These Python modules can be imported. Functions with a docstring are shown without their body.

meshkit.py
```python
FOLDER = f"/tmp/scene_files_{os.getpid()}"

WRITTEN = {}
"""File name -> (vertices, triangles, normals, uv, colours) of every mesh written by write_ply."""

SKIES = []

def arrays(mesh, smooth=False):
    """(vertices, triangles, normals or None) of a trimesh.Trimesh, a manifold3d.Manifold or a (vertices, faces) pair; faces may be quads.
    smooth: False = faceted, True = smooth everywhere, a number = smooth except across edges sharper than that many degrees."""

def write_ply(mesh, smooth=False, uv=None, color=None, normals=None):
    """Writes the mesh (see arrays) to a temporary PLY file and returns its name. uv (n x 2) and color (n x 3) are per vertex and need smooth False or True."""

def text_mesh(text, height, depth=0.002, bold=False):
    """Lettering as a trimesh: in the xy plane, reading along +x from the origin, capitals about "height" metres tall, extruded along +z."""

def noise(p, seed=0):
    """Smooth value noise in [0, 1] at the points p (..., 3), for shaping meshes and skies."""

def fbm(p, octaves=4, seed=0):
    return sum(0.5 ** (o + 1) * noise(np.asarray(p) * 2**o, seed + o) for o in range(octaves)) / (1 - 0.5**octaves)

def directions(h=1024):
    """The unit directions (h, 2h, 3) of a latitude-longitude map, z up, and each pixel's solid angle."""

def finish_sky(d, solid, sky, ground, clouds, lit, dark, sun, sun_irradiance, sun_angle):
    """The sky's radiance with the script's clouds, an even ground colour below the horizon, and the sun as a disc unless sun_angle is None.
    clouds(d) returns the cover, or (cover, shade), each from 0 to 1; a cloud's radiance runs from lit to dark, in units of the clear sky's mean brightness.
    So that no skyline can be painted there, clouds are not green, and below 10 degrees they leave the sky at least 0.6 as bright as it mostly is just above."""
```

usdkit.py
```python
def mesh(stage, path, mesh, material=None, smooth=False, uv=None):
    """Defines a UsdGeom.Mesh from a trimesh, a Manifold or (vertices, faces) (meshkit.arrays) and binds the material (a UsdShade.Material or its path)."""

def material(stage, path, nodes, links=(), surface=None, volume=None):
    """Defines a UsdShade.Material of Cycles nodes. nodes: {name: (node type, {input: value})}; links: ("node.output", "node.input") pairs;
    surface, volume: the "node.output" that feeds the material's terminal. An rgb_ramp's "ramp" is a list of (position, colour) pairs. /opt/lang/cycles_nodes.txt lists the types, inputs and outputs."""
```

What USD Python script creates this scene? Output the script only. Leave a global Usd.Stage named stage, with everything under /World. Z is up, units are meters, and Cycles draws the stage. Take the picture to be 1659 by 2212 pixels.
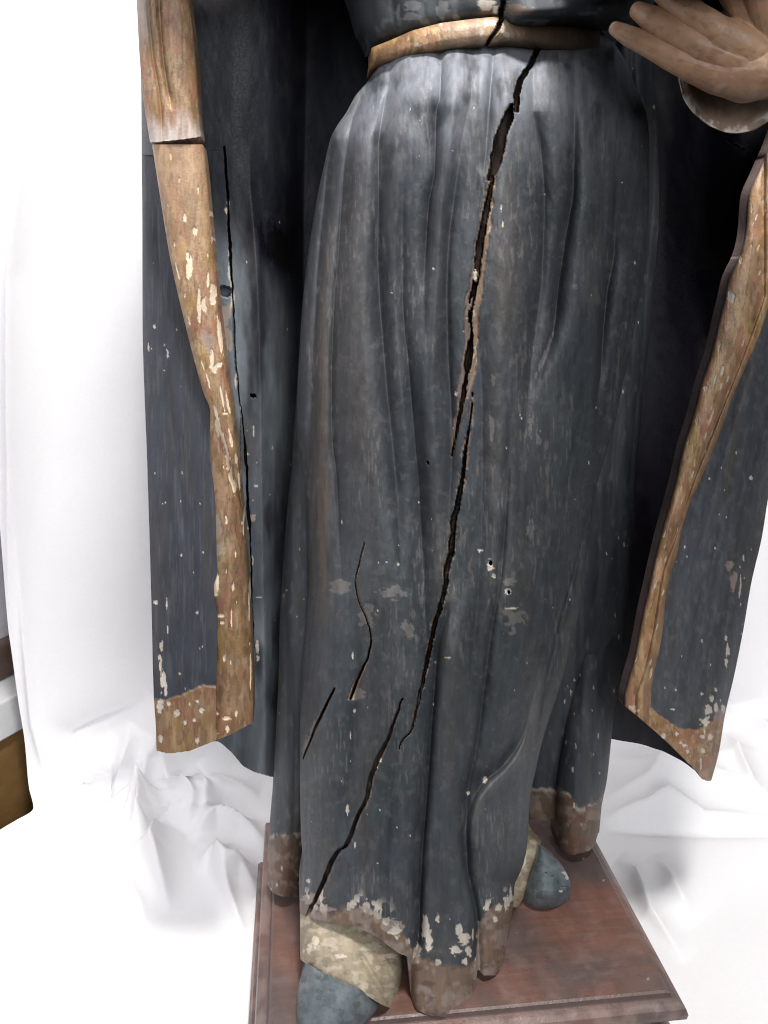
import math
import numpy as np, trimesh, manifold3d as m3
from scipy.interpolate import PchipInterpolator
from pxr import Usd, UsdGeom, UsdLux, UsdShade, Gf, Sdf, Vt
import usdkit, meshkit

stage = Usd.Stage.CreateInMemory()
UsdGeom.SetStageUpAxis(stage, 'Z'); UsdGeom.SetStageMetersPerUnit(stage, 1.0)
UsdGeom.Xform.Define(stage, '/World'); UsdGeom.Scope.Define(stage, '/World/Looks')

# ------------------------------------------------------------------ camera
YAW, PITCH, CAMH = math.radians(6.15), math.radians(16.1), 0.70
FOC, W, H = 1736.0, 1659.0, 2212.0          # measured in units of a 1659 x 2212 picture
cam = UsdGeom.Camera.Define(stage, '/World/camera')
cam.CreateHorizontalApertureAttr(24.0); cam.CreateVerticalApertureAttr(32.0)
cam.CreateFocalLengthAttr(24.0 * FOC / W)
cam.CreateClippingRangeAttr((0.05, 50.0))
cam.CreateExposureAttr(0.25)
cx = UsdGeom.Xformable(cam)
cx.AddTranslateOp().Set((0, 0, CAMH)); cx.AddRotateZOp().Set(-math.degrees(YAW)); cx.AddRotateXOp().Set(90 - math.degrees(PITCH))

# ------------------------------------------------------------------ lamps (the room is lit by a ceiling lamp and a pale window side, with added fills)
def rect_light(name, pos, target, w, h, power, color):
    l = UsdLux.RectLight.Define(stage, '/World/' + name)
    l.CreateWidthAttr(w); l.CreateHeightAttr(h); l.CreateIntensityAttr(power); l.CreateColorAttr(Gf.Vec3f(*color))
    m = Gf.Matrix4d(); m.SetLookAt(Gf.Vec3d(*pos), Gf.Vec3d(*target), Gf.Vec3d(0, 0.02, 1)); 
    UsdGeom.Xformable(l).AddTransformOp().Set(m.GetInverse())
    return l
rect_light('ceiling_light', (0.20, 0.06, 2.2), (0.12, 0.85, 0.4), 0.28, 0.28, 150, (1.0, 0.97, 0.95))
rect_light('window_light', (-1.5, 0.45, 1.25), (-0.1, 1.2, 0.35), 1.0, 1.0, 5, (0.93, 0.96, 1.0))
rect_light('added_sheet_light', (-0.15, 0.86, 2.15), (-0.1, 1.15, 0.0), 0.9, 0.5, 7.5, (1.0, 0.98, 0.97))  # lamp added above the statue to brighten the sheet
rect_light('added_front_fill', (0.5, -2.2, 1.5), (0.15, 0.8, 0.4), 2.6, 2.0, 3.5, (0.95, 0.97, 1.0))  # broad frontal fill, added in place of the ambient light

# ------------------------------------------------------------------ geometry helpers
cyw, syw, cp, sp = math.cos(YAW), math.sin(YAW), math.cos(PITCH), math.sin(PITCH)
FWD = np.array([syw * cp, cyw * cp, -sp]); RGT = np.array([cyw, -syw, 0.0]); UPV = np.array([syw * sp, cyw * sp, cp])
CAM = np.array([0, 0, CAMH])

def ray(px, py):
    a = (np.asarray(px, float) - W / 2) / FOC; b = (H / 2 - np.asarray(py, float)) / FOC
    return FWD + a[..., None] * RGT + b[..., None] * UPV

def at(px, py, Y):
    """Point of the place seen at (px, py) of the measured picture, at depth Y from the camera."""
    d = ray(px, py)
    return CAM + d * (np.asarray(Y) / d[..., 1])[..., None]

def curve(pts, smooth=True):
    """x(y) through measured (x, y) points."""
    p = np.array(sorted(pts, key=lambda q: q[1]), float)
    f = PchipInterpolator(p[:, 1], p[:, 0])
    return lambda y: f(np.clip(y, p[0, 1], p[-1, 1]))

def lut(pts):
    p = np.array(pts, float)
    f = PchipInterpolator(p[:, 0], p[:, 1])
    return lambda x: f(np.clip(x, p[0, 0], p[-1, 0]))

def fb(px, py, sx, sy, octaves=4, seed=0):
    return meshkit.fbm(np.stack([px / sx, py / sy, np.full(np.shape(px), seed * 3.7 + .5)], -1), octaves, seed)

def sstep(a, b, x):
    t = np.clip((x - a) / (b - a), 0, 1); return t * t * (3 - 2 * t)

def mix(a, b, m):
    return a * (1 - m[..., None]) + np.asarray(b, float) * m[..., None]

def blobs(px, py, spots, seed=1, rag=.55):
    """Union of ragged patches (x, y, rx, ry[, lean]) where paint has flaked off."""
    out = np.zeros(px.shape)
    for k, s in enumerate(spots):
        x, y, rx, ry = s[:4]; lean = s[4] if len(s) > 4 else 0.0
        sel = (np.abs(px - x - lean * (py - y)) < rx * 2.2 + 2) & (np.abs(py - y) < ry * 2.2 + 2)
        if not sel.any(): continue
        qx, qy = px[sel], py[sel]
        n = (fb(qx, qy, max(rx * .75, 2.5), max(ry * .45, 2.5), 3, seed + k) - .5) * 1.5
        d = np.hypot((qx - x - lean * (qy - y)) / rx, (qy - y) / ry) + n * 2.2 * rag
        out[sel] = np.maximum(out[sel], np.clip((1.05 - d) / .18, 0, 1))
    return out

def groove(px, py, path, amp, wl, wr):
    """Valley of a carved fold along a path: cusp falling off over wl to the left and wr to the right."""
    p = curve(path); d = px - p(py)
    a = lut(amp)(py) if isinstance(amp, list) else amp
    q = np.hypot(d, 2.5) - 2.5
    return a * np.exp(-q / np.where(d < 0, wl, wr))

def crack(px, py, path, width, jag=3.0, seed=0, soft=1.2):
    """0..1 inside a split that follows a path; width is a list of (y, half width)."""
    y0, y1 = min(p[1] for p in path), max(p[1] for p in path)
    p = curve(path)
    j = (fb(py * 0 + 3, py, 1, 22, 5, seed) - .5) * 2.6 * jag
    w = lut(width)(py) * (.5 + .95 * fb(px / 9 + 9, py, 1, 24, 5, seed + 5))
    d = np.abs(px - p(py) - j)
    return np.clip((w - d) / soft + .5, 0, 1) * ((py > y0) & (py < y1))

# ------------------------------------------------------------------ objects
names = {}
origin = {}
def numbered(parent, name):
    k = names.get((parent, name), -1) + 1; names[(parent, name)] = k
    return f'{parent}/{name}' + (f'_{k:03d}' if k else '')

def tag(prim, label=None, cat=None, group=None, kind=None):
    for k, v in (('label', label), ('category', cat), ('group', group), ('kind', kind)):
        if v: prim.SetCustomDataByKey(k, v)

def thing(name, loc, label, cat):
    path = numbered('/World', name)
    x = UsdGeom.Xform.Define(stage, path); x.AddTranslateOp().Set(tuple(loc))
    origin[path] = np.array(loc, float)
    tag(x.GetPrim(), label, cat)
    return path

def put(name, v, f, mat, parent='/World', col=None, smooth=True, label=None, cat=None, kind=None, normals=None):
    """One Mesh prim; v in world metres. Children of a thing are stored relative to its base."""
    path = numbered(parent, name)
    top = '/' + '/'.join(path.split('/')[1:3])
    v = np.asarray(v, float) - origin.get(top, 0)
    f = np.asarray(f)
    m = UsdGeom.Mesh.Define(stage, path)
    m.CreatePointsAttr(Vt.Vec3fArray.FromNumpy(v.astype(np.float32)))
    m.CreateFaceVertexCountsAttr(Vt.IntArray.FromNumpy(np.full(len(f), 3, np.int32)))
    m.CreateFaceVertexIndicesAttr(Vt.IntArray.FromNumpy(f.astype(np.int32).ravel()))
    m.CreateSubdivisionSchemeAttr('none')
    if smooth:
        n = np.zeros_like(v); fn = np.cross(v[f[:, 1]] - v[f[:, 0]], v[f[:, 2]] - v[f[:, 0]])
        for k in range(3): np.add.at(n, f[:, k], fn)
        n /= np.maximum(np.linalg.norm(n, axis=1, keepdims=True), 1e-20)
        m.CreateNormalsAttr(Vt.Vec3fArray.FromNumpy(n.astype(np.float32))); m.SetNormalsInterpolation('vertex')
    if col is not None:
        c = np.broadcast_to(np.asarray(col, float), v.shape)
        UsdGeom.PrimvarsAPI(m).CreatePrimvar('paint', Sdf.ValueTypeNames.Color3fArray, 'vertex').Set(Vt.Vec3fArray.FromNumpy(np.ascontiguousarray(c, dtype=np.float32)))
    UsdShade.MaterialBindingAPI.Apply(m.GetPrim()).Bind(MAT[mat])
    tag(m.GetPrim(), label, cat, None, kind)
    return path

def grid(L, R, y0, y1, nx, ny, round_edges=.6, warp=None):
    t = np.linspace(0, 1, nx)
    if warp is not None: t = np.interp(t, *warp)
    s = t * (1 - round_edges) + (0.5 - 0.5 * np.cos(np.pi * t)) * round_edges
    py = np.linspace(y0, y1, ny); l, r = L(py), R(py)
    PX = l[:, None] + (r - l)[:, None] * s[None, :]
    PY = np.repeat(py[:, None], nx, 1); U = np.repeat((2 * s - 1)[None, :], ny, 0)
    return PX, PY, U

def relief(name, PX, PY, Y, mat, parent, col, clip=None, back=.02, **kw):
    """A carved surface over the measured grid, cut to shape, with its sides carried back into the block."""
    ny, nx = PX.shape
    i = np.arange(ny * nx).reshape(ny, nx)
    a, b, c, d = i[:-1, :-1], i[:-1, 1:], i[1:, 1:], i[1:, :-1]
    q = np.stack([a, d, c, b], -1).reshape(-1, 4)
    if clip is not None:
        mx = (PX[:-1, :-1] + PX[1:, 1:]) / 2; my = (PY[:-1, :-1] + PY[1:, 1:]) / 2
        q = q[clip(mx, my).ravel()]
    f = np.vstack([q[:, [0, 1, 2]], q[:, [0, 2, 3]]])
    used = np.unique(f); remap = np.full(ny * nx, -1); remap[used] = np.arange(len(used)); f = remap[f]
    px, py, yy = PX.ravel()[used].copy(), PY.ravel()[used].copy(), Y.ravel()[used]
    col = np.broadcast_to(np.asarray(col, float), PX.shape + (3,)).reshape(-1, 3)[used]
    e = np.vstack([f[:, [0, 1]], f[:, [1, 2]], f[:, [2, 0]]])
    key = np.sort(e, 1); key = key[:, 0].astype(np.int64) * len(used) + key[:, 1]
    u, inv, cnt = np.unique(key, return_inverse=True, return_counts=True)
    be = e[cnt[inv] == 1]
    if clip is not None:                     # straighten the stair-steps of the cut edge
        for _ in range(8):
            sx, sy, n = np.zeros(len(used)), np.zeros(len(used)), np.zeros(len(used))
            for p, q2 in ((0, 1), (1, 0)):
                np.add.at(sx, be[:, p], px[be[:, q2]]); np.add.at(sy, be[:, p], py[be[:, q2]]); np.add.at(n, be[:, p], 1)
            ok = n > 0
            px[ok] = .5 * px[ok] + .5 * sx[ok] / n[ok]; py[ok] = .5 * py[ok] + .5 * sy[ok] / n[ok]
    P = at(px, py, yy)
    bv = np.unique(be); rb = np.full(len(used), -1); rb[bv] = np.arange(len(bv))
    n0 = len(P); P2 = P[bv]; P3 = P2 + [0, back, 0]
    s0, s1 = rb[be[:, 0]] + n0, rb[be[:, 1]] + n0; nb = len(bv)
    side = np.vstack([np.stack([s1, s0, s0 + nb], 1), np.stack([s1, s0 + nb, s1 + nb], 1)])
    return put(name, np.vstack([P, P2, P3]), np.vstack([f, side]), mat, parent, np.vstack([col, col[bv], col[bv]]), **kw)

# ------------------------------------------------------------------ materials
MAT = {}
def paint_mat(name, rough, bump, scale, spec=.5, var=.3, stretch=(1, 1, .25), coat=0.0):
    MAT[name] = usdkit.material(stage, '/World/Looks/' + name, {
        'attr': ('attribute', {'attribute': 'paint'}),
        'tc': ('geometry', {}),
        'map': ('mapping', {'scale': stretch}),
        'n1': ('noise_texture', {'scale': scale, 'detail': 6, 'roughness': .65}),
        'n2': ('noise_texture', {'scale': scale * 7, 'detail': 4, 'roughness': .6}),
        'r1': ('map_range', {'from_min': .3, 'from_max': .7, 'to_min': 1 - var, 'to_max': 1 + var, 'clamp': True}),
        'r2': ('map_range', {'from_min': .3, 'from_max': .7, 'to_min': rough - .12, 'to_max': rough + .14, 'clamp': True}),
        'mul': ('mix_color', {'blend_type': 'multiply', 'fac': 1.0}),
        'comb': ('combine_color', {}),
        'add': ('math', {'math_type': 'add'}),
        'bump': ('bump', {'strength': bump, 'distance': .002}),
        'p': ('principled_bsdf', {'specular_ior_level': spec, 'coat_weight': coat, 'coat_roughness': .25}),
    }, [('tc.position', 'map.vector'), ('map.vector', 'n1.vector'), ('tc.position', 'n2.vector'),
        ('n1.fac', 'r1.value'), ('n2.fac', 'r2.value'),
        ('r1.result', 'comb.r'), ('r1.result', 'comb.g'), ('r1.result', 'comb.b'),
        ('attr.color', 'mul.a'), ('comb.color', 'mul.b'), ('mul.result', 'p.base_color'), ('r2.result', 'p.roughness'),
        ('n1.fac', 'add.value1'), ('n2.fac', 'add.value2'), ('add.value', 'bump.height'), ('bump.normal', 'p.normal')], surface='p.BSDF')
paint_mat('old_paint', .56, .13, 90, .38, .26)
paint_mat('gilding', .45, .25, 70, .5, .25, (1, 1, .35))
paint_mat('flesh_paint', .42, .12, 60, .45, .12, (1, 1, 1))
paint_mat('varnished_wood', .42, .25, 45, .5, .2, (1, .4, 1))
paint_mat('linen', .9, .12, 260, .2, .02, (1, 1, 1))
paint_mat('wall_paint', .7, .1, 80, .3, .04, (1, 1, 1))

SLATE, BROWN, DUST, NAVY = np.array([.057, .066, .078]), np.array([.070, .061, .054]), np.array([.20, .20, .21]), np.array([.032, .036, .043])
GESSO, WOOD, UMBER, VOID = np.array([.55, .49, .42]), np.array([.24, .155, .10]), np.array([.12, .080, .058]), np.array([.075, .048, .034])
OCHRE, GOLD, BOLE = np.array([.35, .205, .105]), np.array([.48, .31, .10]), np.array([.38, .17, .11])

# ------------------------------------------------------------------ setting: wall piece on the left
DIR = np.array([math.sin(math.radians(33.3)), math.cos(math.radians(33.3)), 0.0]); NRM = np.array([DIR[1], -DIR[0], 0.0])
P0 = at(0.0, 1500.0, 1.34)
def wall_hit(px, py, off=0.0):
    d = ray(px, py); t = ((P0 + NRM * off - CAM) @ NRM) / (d @ NRM); return CAM + d * t
def wall_box(name, z0, z1, off0, off1, mat, col, parent='/World', s0=-1.2, s1=1.2, bevel=0.0, **kw):
    m = trimesh.creation.box([s1 - s0, off1 - off0, z1 - z0])
    if bevel:
        sp_ = [m3.Manifold.sphere(bevel, 12).translate([x, y, z]) for x in ((s0 - s1) / 2 + bevel, (s1 - s0) / 2 - bevel) for y in ((off0 - off1) / 2 + bevel, (off1 - off0) / 2 - bevel) for z in ((z0 - z1) / 2 + bevel, (z1 - z0) / 2 - bevel)]
        mm = m3.Manifold.batch_hull(sp_).to_mesh(); v, f = mm.vert_properties[:, :3], mm.tri_verts
    else: v, f = m.vertices, m.faces
    c = P0 + DIR * (s0 + s1) / 2 + NRM * (off0 + off1) / 2; c = np.array([c[0], c[1], (z0 + z1) / 2])
    v = c + v[:, :1] * DIR + v[:, 1:2] * NRM + v[:, 2:] * np.array([0, 0, 1.])
    vv = v[f.reshape(-1)]; 
    return put(name, vv, np.arange(len(vv)).reshape(-1, 3), mat, parent, col, smooth=False, **kw)
zr1, zr0 = wall_hit(0., 1395., .03)[2], wall_hit(0., 1473., .03)[2]
zl1, zl0 = wall_hit(0., 1519., .09)[2], wall_hit(0., 1604., .09)[2]
wall_box('wall', -1.0, 2.2, -.10, 0.0, 'wall_paint', (.72, .70, .74), kind='structure', label='white painted wall behind the left edge of the sheet')
wall_box('wall_rail', zr0, zr1, .002, .03, 'varnished_wood', (.115, .075, .062), bevel=.006, label='dark brown wooden rail on the wall beside the left edge of the sheet', cat='rail')
cab = thing('cabinet', P0 * [1, 1, 0] + [0, 0, -1.0], 'ochre wooden cabinet with a white top, partly hidden behind the sheet on the left', 'cabinet')
wall_box('top_board', zl0, zl1, .001, .09, 'wall_paint', (.70, .70, .70), cab, bevel=.004)
wall_box('side_panel', -1.0, zl0 - .001, .001, .075, 'varnished_wood', (.24, .135, .05), cab)

# ------------------------------------------------------------------ the white sheet
ZT = -.118
sheetL = curve([(-420, -700), (-300, 300), (-40, 900), (4, 1098), (14, 1205), (27, 1384), (36, 1491), (52, 1599), (62, 1700), (72, 1745), (30, 1772), (0, 1790), (-150, 1880), (-420, 2060), (-520, 2700)])
sheetR = curve([(2150, -700), (2150, 2700)])
PX, PY, U = grid(sheetL, sheetR, -700, 2700, 520, 760, 0.0)
d = ray(PX, PY)
def sheet_t(d, PX):
    tf = np.where(d[..., 2] < -.02, (ZT - CAMH) / np.minimum(d[..., 2], -.02), 50.)
    yw = 1.20 + .10 * sstep(300, 1700, PX)
    tw = yw / d[..., 1]
    k = .035
    m = np.minimum(tf, tw)
    return m - k * np.log(np.exp(-(tf - m) / k) + np.exp(-(tw - m) / k))
B = CAM + d * sheet_t(d, PX)[..., None]
e = 1.5
dx_ = np.gradient(B, axis=1); dy_ = np.gradient(B, axis=0)
Nn = np.cross(dy_, dx_); Nn /= np.maximum(np.linalg.norm(Nn, axis=2, keepdims=True), 1e-12)
if Nn[100, 100, 1] > 0: Nn = -Nn
def fold(ridge, amp, w1, w2, fade=120):
    """Ridge of a crumpled fold along a polyline; w1, w2 widths above/left and below/right of it."""
    p = np.array(ridge, float); best = np.full(PX.shape, 1e9); side = np.zeros(PX.shape); tt = np.zeros(PX.shape)
    n = len(p) - 1
    for k in range(n):
        a, b = p[k], p[k + 1]; ab = b - a; L2 = ab @ ab
        t = np.clip(((PX - a[0]) * ab[0] + (PY - a[1]) * ab[1]) / L2, 0, 1)
        qx, qy = PX - a[0] - t * ab[0], PY - a[1] - t * ab[1]
        dd = np.hypot(qx, qy); m = dd < best
        best[m] = dd[m]; side[m] = (ab[0] * qy - ab[1] * qx)[m]; tt[m] = ((k + t) / n)[m]
    w = np.where(side > 0, w1, w2)
    return 2.9 * amp * np.exp(-(np.hypot(best, 2.0) - 2.0) / w * 1.15) * np.maximum(np.sin(np.pi * np.clip(tt, 0, 1)), 0) * 1.12
hs = .007 * np.sin(PX / 46. + 2.2 * fb(PX, PY, 200, 900, 3, 19)) * sstep(1500, 900, PY) + 0.010 * (fb(PX, PY, 420, 900, 3, 3) - .5) + .004 * (fb(PX, PY, 120, 300, 3, 8) - .5)
left = sstep(750, 350, PX)
# gentle hanging folds on the back, crumpled folds where it meets the table
hs += fold([(45, 1000), (58, 1400), (70, 1560), (100, 1690)], .004, 8, 14)
hs += fold([(60, -200), (85, 120), (45, 600), (40, 1000), (20, 1500)], .018, 30, 45)
hs += fold([(130, 1690), (150, 1600), (240, 1560), (330, 1510)], -.012, 40, 30)
hs += fold([(285, 1570), (262, 1640), (240, 1740)], .016, 14, 26)
hs += fold([(240, 1590), (205, 1660), (190, 1720), (120, 1790)], .014, 16, 34)
hs += fold([(325, 1580), (312, 1700), (300, 1790), (322, 1800)], .020, 16, 26)
hs += fold([(270, 1610), (238, 1700), (232, 1790)], -.012, 16, 16)
hs += fold([(345, 1590), (375, 1680), (420, 1740), (405, 1800)], .014, 30, 30)
hs += fold([(30, 1795), (150, 1770), (300, 1735), (240, 1830)], .010, 30, 12)
hs += fold([(20, 1800), (140, 1795), (300, 1785)], -.010, 10, 18)
hs += fold([(322, 1800), (340, 1810), (330, 1850), (345, 1900), (370, 1980)], .016, 20, 24)
hs += fold([(410, 1815), (470, 1775), (520, 1790), (580, 1830)], .014, 12, 40)
hs += fold([(380, 1760), (480, 1745), (600, 1770)], -.010, 40, 20)
hs += fold([(420, 1880), (460, 1860), (490, 1900), (560, 1890)], .010, 14, 26)
hs += fold([(470, 1920), (520, 1900), (560, 1930)], .008, 14, 30)
hs += fold([(110, 1800), (230, 1850), (300, 1960), (330, 2080)], .006, 10, 40)
hs += fold([(330, 1620), (352, 1560), (360, 1500)], .008, 10, 26)
hs += fold([(430, 1640), (480, 1700), (560, 1720)], .008, 12, 34)
hs += fold([(360, 1690), (420, 1680), (450, 1720), (440, 1790)], .009, 10, 20)
hs += fold([(500, 1820), (470, 1880), (500, 1960), (540, 2060)], .007, 10, 26)
# right side creases
hs += fold([(1320, 1640), (1420, 1690), (1560, 1700), (1680, 1730)], .009, 10, 30)
hs += fold([(1330, 1860), (1370, 1900), (1400, 1980), (1480, 2080)], .007, 10, 30)
hs += fold([(1560, 1590), (1600, 1680), (1640, 1760)], .008, 10, 30)
hs += fold([(1290, 1740), (1400, 1705), (1480, 1660), (1700, 1640)], .012, 40, 50)
hs += fold([(1300, 1770), (1400, 1755), (1440, 1740), (1520, 1770), (1700, 1772)], .010, 18, 16)
hs += fold([(1300, 1795), (1480, 1790), (1720, 1800)], -.007, 12, 18)
hs += fold([(1560, 1520), (1610, 1530), (1680, 1510)], -.009, 22, 24)
hs += fold([(1620, 1535), (1650, 1600), (1700, 1680)], .010, 22, 34)
hs += fold([(1410, 1850), (1450, 1930), (1500, 2000)], .008, 20, 40)
V = B + Nn * hs[..., None]
i = np.arange(V.shape[0] * V.shape[1]).reshape(V.shape[:2])
a_, b_, c_, d_ = i[:-1, :-1].ravel(), i[:-1, 1:].ravel(), i[1:, 1:].ravel(), i[1:, :-1].ravel()
put('sheet', V.reshape(-1, 3), np.vstack([np.stack([a_, d_, c_], 1), np.stack([a_, c_, b_], 1)]), 'linen', '/World', (.90, .89, .90),
    label='white cotton sheet hung as a backdrop and spread crumpled over the table', cat='sheet')

# ------------------------------------------------------------------ plinth
PX0, PX1, PY0, PY1 = -.0605, .375, .606, .948
pl = thing('plinth', ((PX0 + PX1) / 2, (PY0 + PY1) / 2, ZT), 'reddish brown wooden plinth with moulded edges under the statue', 'plinth')
def slab(name, prof, col_a, res=.006):
    """Stack of rectangles: prof = [(inset, z), ...] from bottom to top, with a dense top face."""
    rings = []
    nx_, ny_ = 70, 56
    def ring(ins):
        x0, x1, y0, y1 = PX0 + ins, PX1 - ins, PY0 + ins, PY1 - ins
        xs, ys = np.linspace(x0, x1, nx_), np.linspace(y0, y1, ny_)
        return np.vstack([np.stack([xs[:-1], np.full(nx_ - 1, y0)], 1), np.stack([np.full(ny_ - 1, x1), ys[:-1]], 1),
                          np.stack([xs[::-1][:-1], np.full(nx_ - 1, y1)], 1), np.stack([np.full(ny_ - 1, x0), ys[::-1][:-1]], 1)])
    v, f = [], []
    m = None
    for ins, z in prof:
        r = ring(ins); m = len(r); v.append(np.column_stack([r, np.full(m, z)]))
    for k in range(len(prof) - 1):
        a = k * m + np.arange(m); b = k * m + (np.arange(m) + 1) % m
        f += [np.stack([a, b, b + m], 1), np.stack([a, b + m, a + m], 1)]
    ins, z = prof[-1]
    xs, ys = np.linspace(PX0 + ins, PX1 - ins, 180), np.linspace(PY0 + ins, PY1 - ins, 150)
    gx, gy = np.meshgrid(xs, ys); base = m * len(prof)
    gz = z - .0025 * np.exp(-((gx - (PX1 - .012)) / .0025) ** 2) * 0 + .0008 * (fb(gx * 1000, gy * 1000, 60, 60, 3, 2) - .5)
    v.append(np.column_stack([gx.ravel(), gy.ravel(), gz.ravel()]))
    i = base + np.arange(gx.size).reshape(gx.shape)
    a, b, c, d = i[:-1, :-1].ravel(), i[:-1, 1:].ravel(), i[1:, 1:].ravel(), i[1:, :-1].ravel()
    f += [np.stack([a, b, c], 1), np.stack([a, c, d], 1)]
    v = np.vstack(v); f = np.vstack(f)
    x, y = v[:, 0] * 1000, v[:, 1] * 1000
    n1, n2 = fb(x, y, 70, 50, 4, 11), fb(x, y, 16, 9, 4, 12)
    col = np.broadcast_to(col_a, v.shape).copy()
    col = mix(col, (.205, .095, .068), sstep(.44, .68, n1) * .8)
    col = mix(col, (.095, .076, .074), sstep(.52, .34, n1) * .7)
    col = mix(col, (.075, .052, .046), sstep(.52, .66, fb(x, y, 120, 2.6, 4, 15)) * .2)
    col = mix(col, (.26, .20, .18), sstep(.60, .68, fb(x, y, 40, 1.8, 4, 16)) * sstep(.45, .6, n1) * .2)
    col = mix(col, (.22, .165, .15), sstep(.55, .75, n2) * .3)
    col = mix(col, (.55, .48, .42), sstep(.80, .82, fb(x, y, 5, 5, 3, 14)) * .8)
    edge = np.minimum.reduce([v[:, 0] - PX0, PX1 - v[:, 0], v[:, 1] - PY0, PY1 - v[:, 1]])
    col = mix(col, (.10, .075, .07), sstep(.0165, .0135, edge) * sstep(.010, .0125, edge) * .8)
    col = mix(col, (.30, .22, .19), sstep(.012, .008, edge) * .35 * (n2 > .45))
    # facets shaded flat along the moulding, so every ring keeps its own crease
    vv = v[f.reshape(-1)]; cc = col[f.reshape(-1)]
    return put(name, vv, np.arange(len(vv)).reshape(-1, 3), 'varnished_wood', pl, cc, smooth=False)
slab('top_slab', [(.030, -.040), (.020, -.034), (.012, -.029), (.004, -.027), (.000, -.023), (-.001, -.017), (.001, -.011), (.006, -.0075), (.011, -.006), (.0125, -.006), (.0135, -.0015), (.016, 0.0)], (.150, .090, .076))
slab('neck', [(.024, -.080), (.024, -.0405)], (.13, .085, .075))
slab('base_slab', [(-.008, ZT - .004), (-.010, ZT + .003), (-.014, ZT + .006), (-.014, -.090), (-.010, -.083), (.000, -.0805)], (.15, .10, .09))

# ------------------------------------------------------------------ the statue
st = thing('statue', (.157, .777, 0.0), 'old carved wooden statue in cracked dark blue robes with worn gilded mantle borders', 'statue')

# --- tunic -----------------------------------------------------------
tunL = curve([(815, 60), (812, 140), (797, 172), (769, 205), (746, 246), (727, 273), (714, 299), (705, 337), (690, 405), (676, 486), (663, 574), (654, 662), (648, 750), (643, 838), (641, 926), (650, 1000),
              (659, 1062), (664, 1180), (666, 1240), (665, 1277), (660, 1348), (655, 1420), (651, 1491), (648, 1599), (648, 1706), (650, 1800), (656, 1890), (650, 1925), (647, 1960), (652, 2000), (700, 2100), (700, 2230)])
tunR = curve([(1290, 60), (1345, 120), (1372, 184), (1398, 255), (1402, 298), (1403, 426), (1399, 486), (1392, 580), (1376, 674), (1360, 768), (1344, 835), (1328, 916), (1304, 996), (1282, 1077), (1270, 1182), (1257, 1292),
              (1237, 1375), (1217, 1458), (1190, 1542), (1172, 1600), (1157, 1665), (1145, 1728), (1138, 1830), (1126, 1880), (1112, 1910), (1108, 1960), (1100, 2010), (1095, 2060), (1090, 2110), (1085, 2230)])
PX, PY, U = grid(tunL, tunR, 62, 2215, 470, 960, .45)
jit = (fb(PX, PY, 60, 160, 3, 21) - .5)
F = lut([(60, .735), (95, .712), (110, .694), (130, .678), (160, .666), (200, .658), (260, .651), (340, .647), (500, .646), (700, .643), (1000, .640), (1400, .637), (1700, .632), (1900, .628), (2220, .618)])(PY)
D = lut([(60, .055), (130, .085), (200, .105), (400, .115), (1200, .125), (1500, .115), (1750, .10), (2000, .075), (2220, .05)])(PY)
Y = F + D * (1 - np.sqrt(np.clip(1 - np.abs(U) ** 2.3, 0, 1)))
wx = PX + 9 * (fb(PX, PY, 90, 260, 3, 31) - .5)         # carved by hand: nothing runs dead straight
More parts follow.
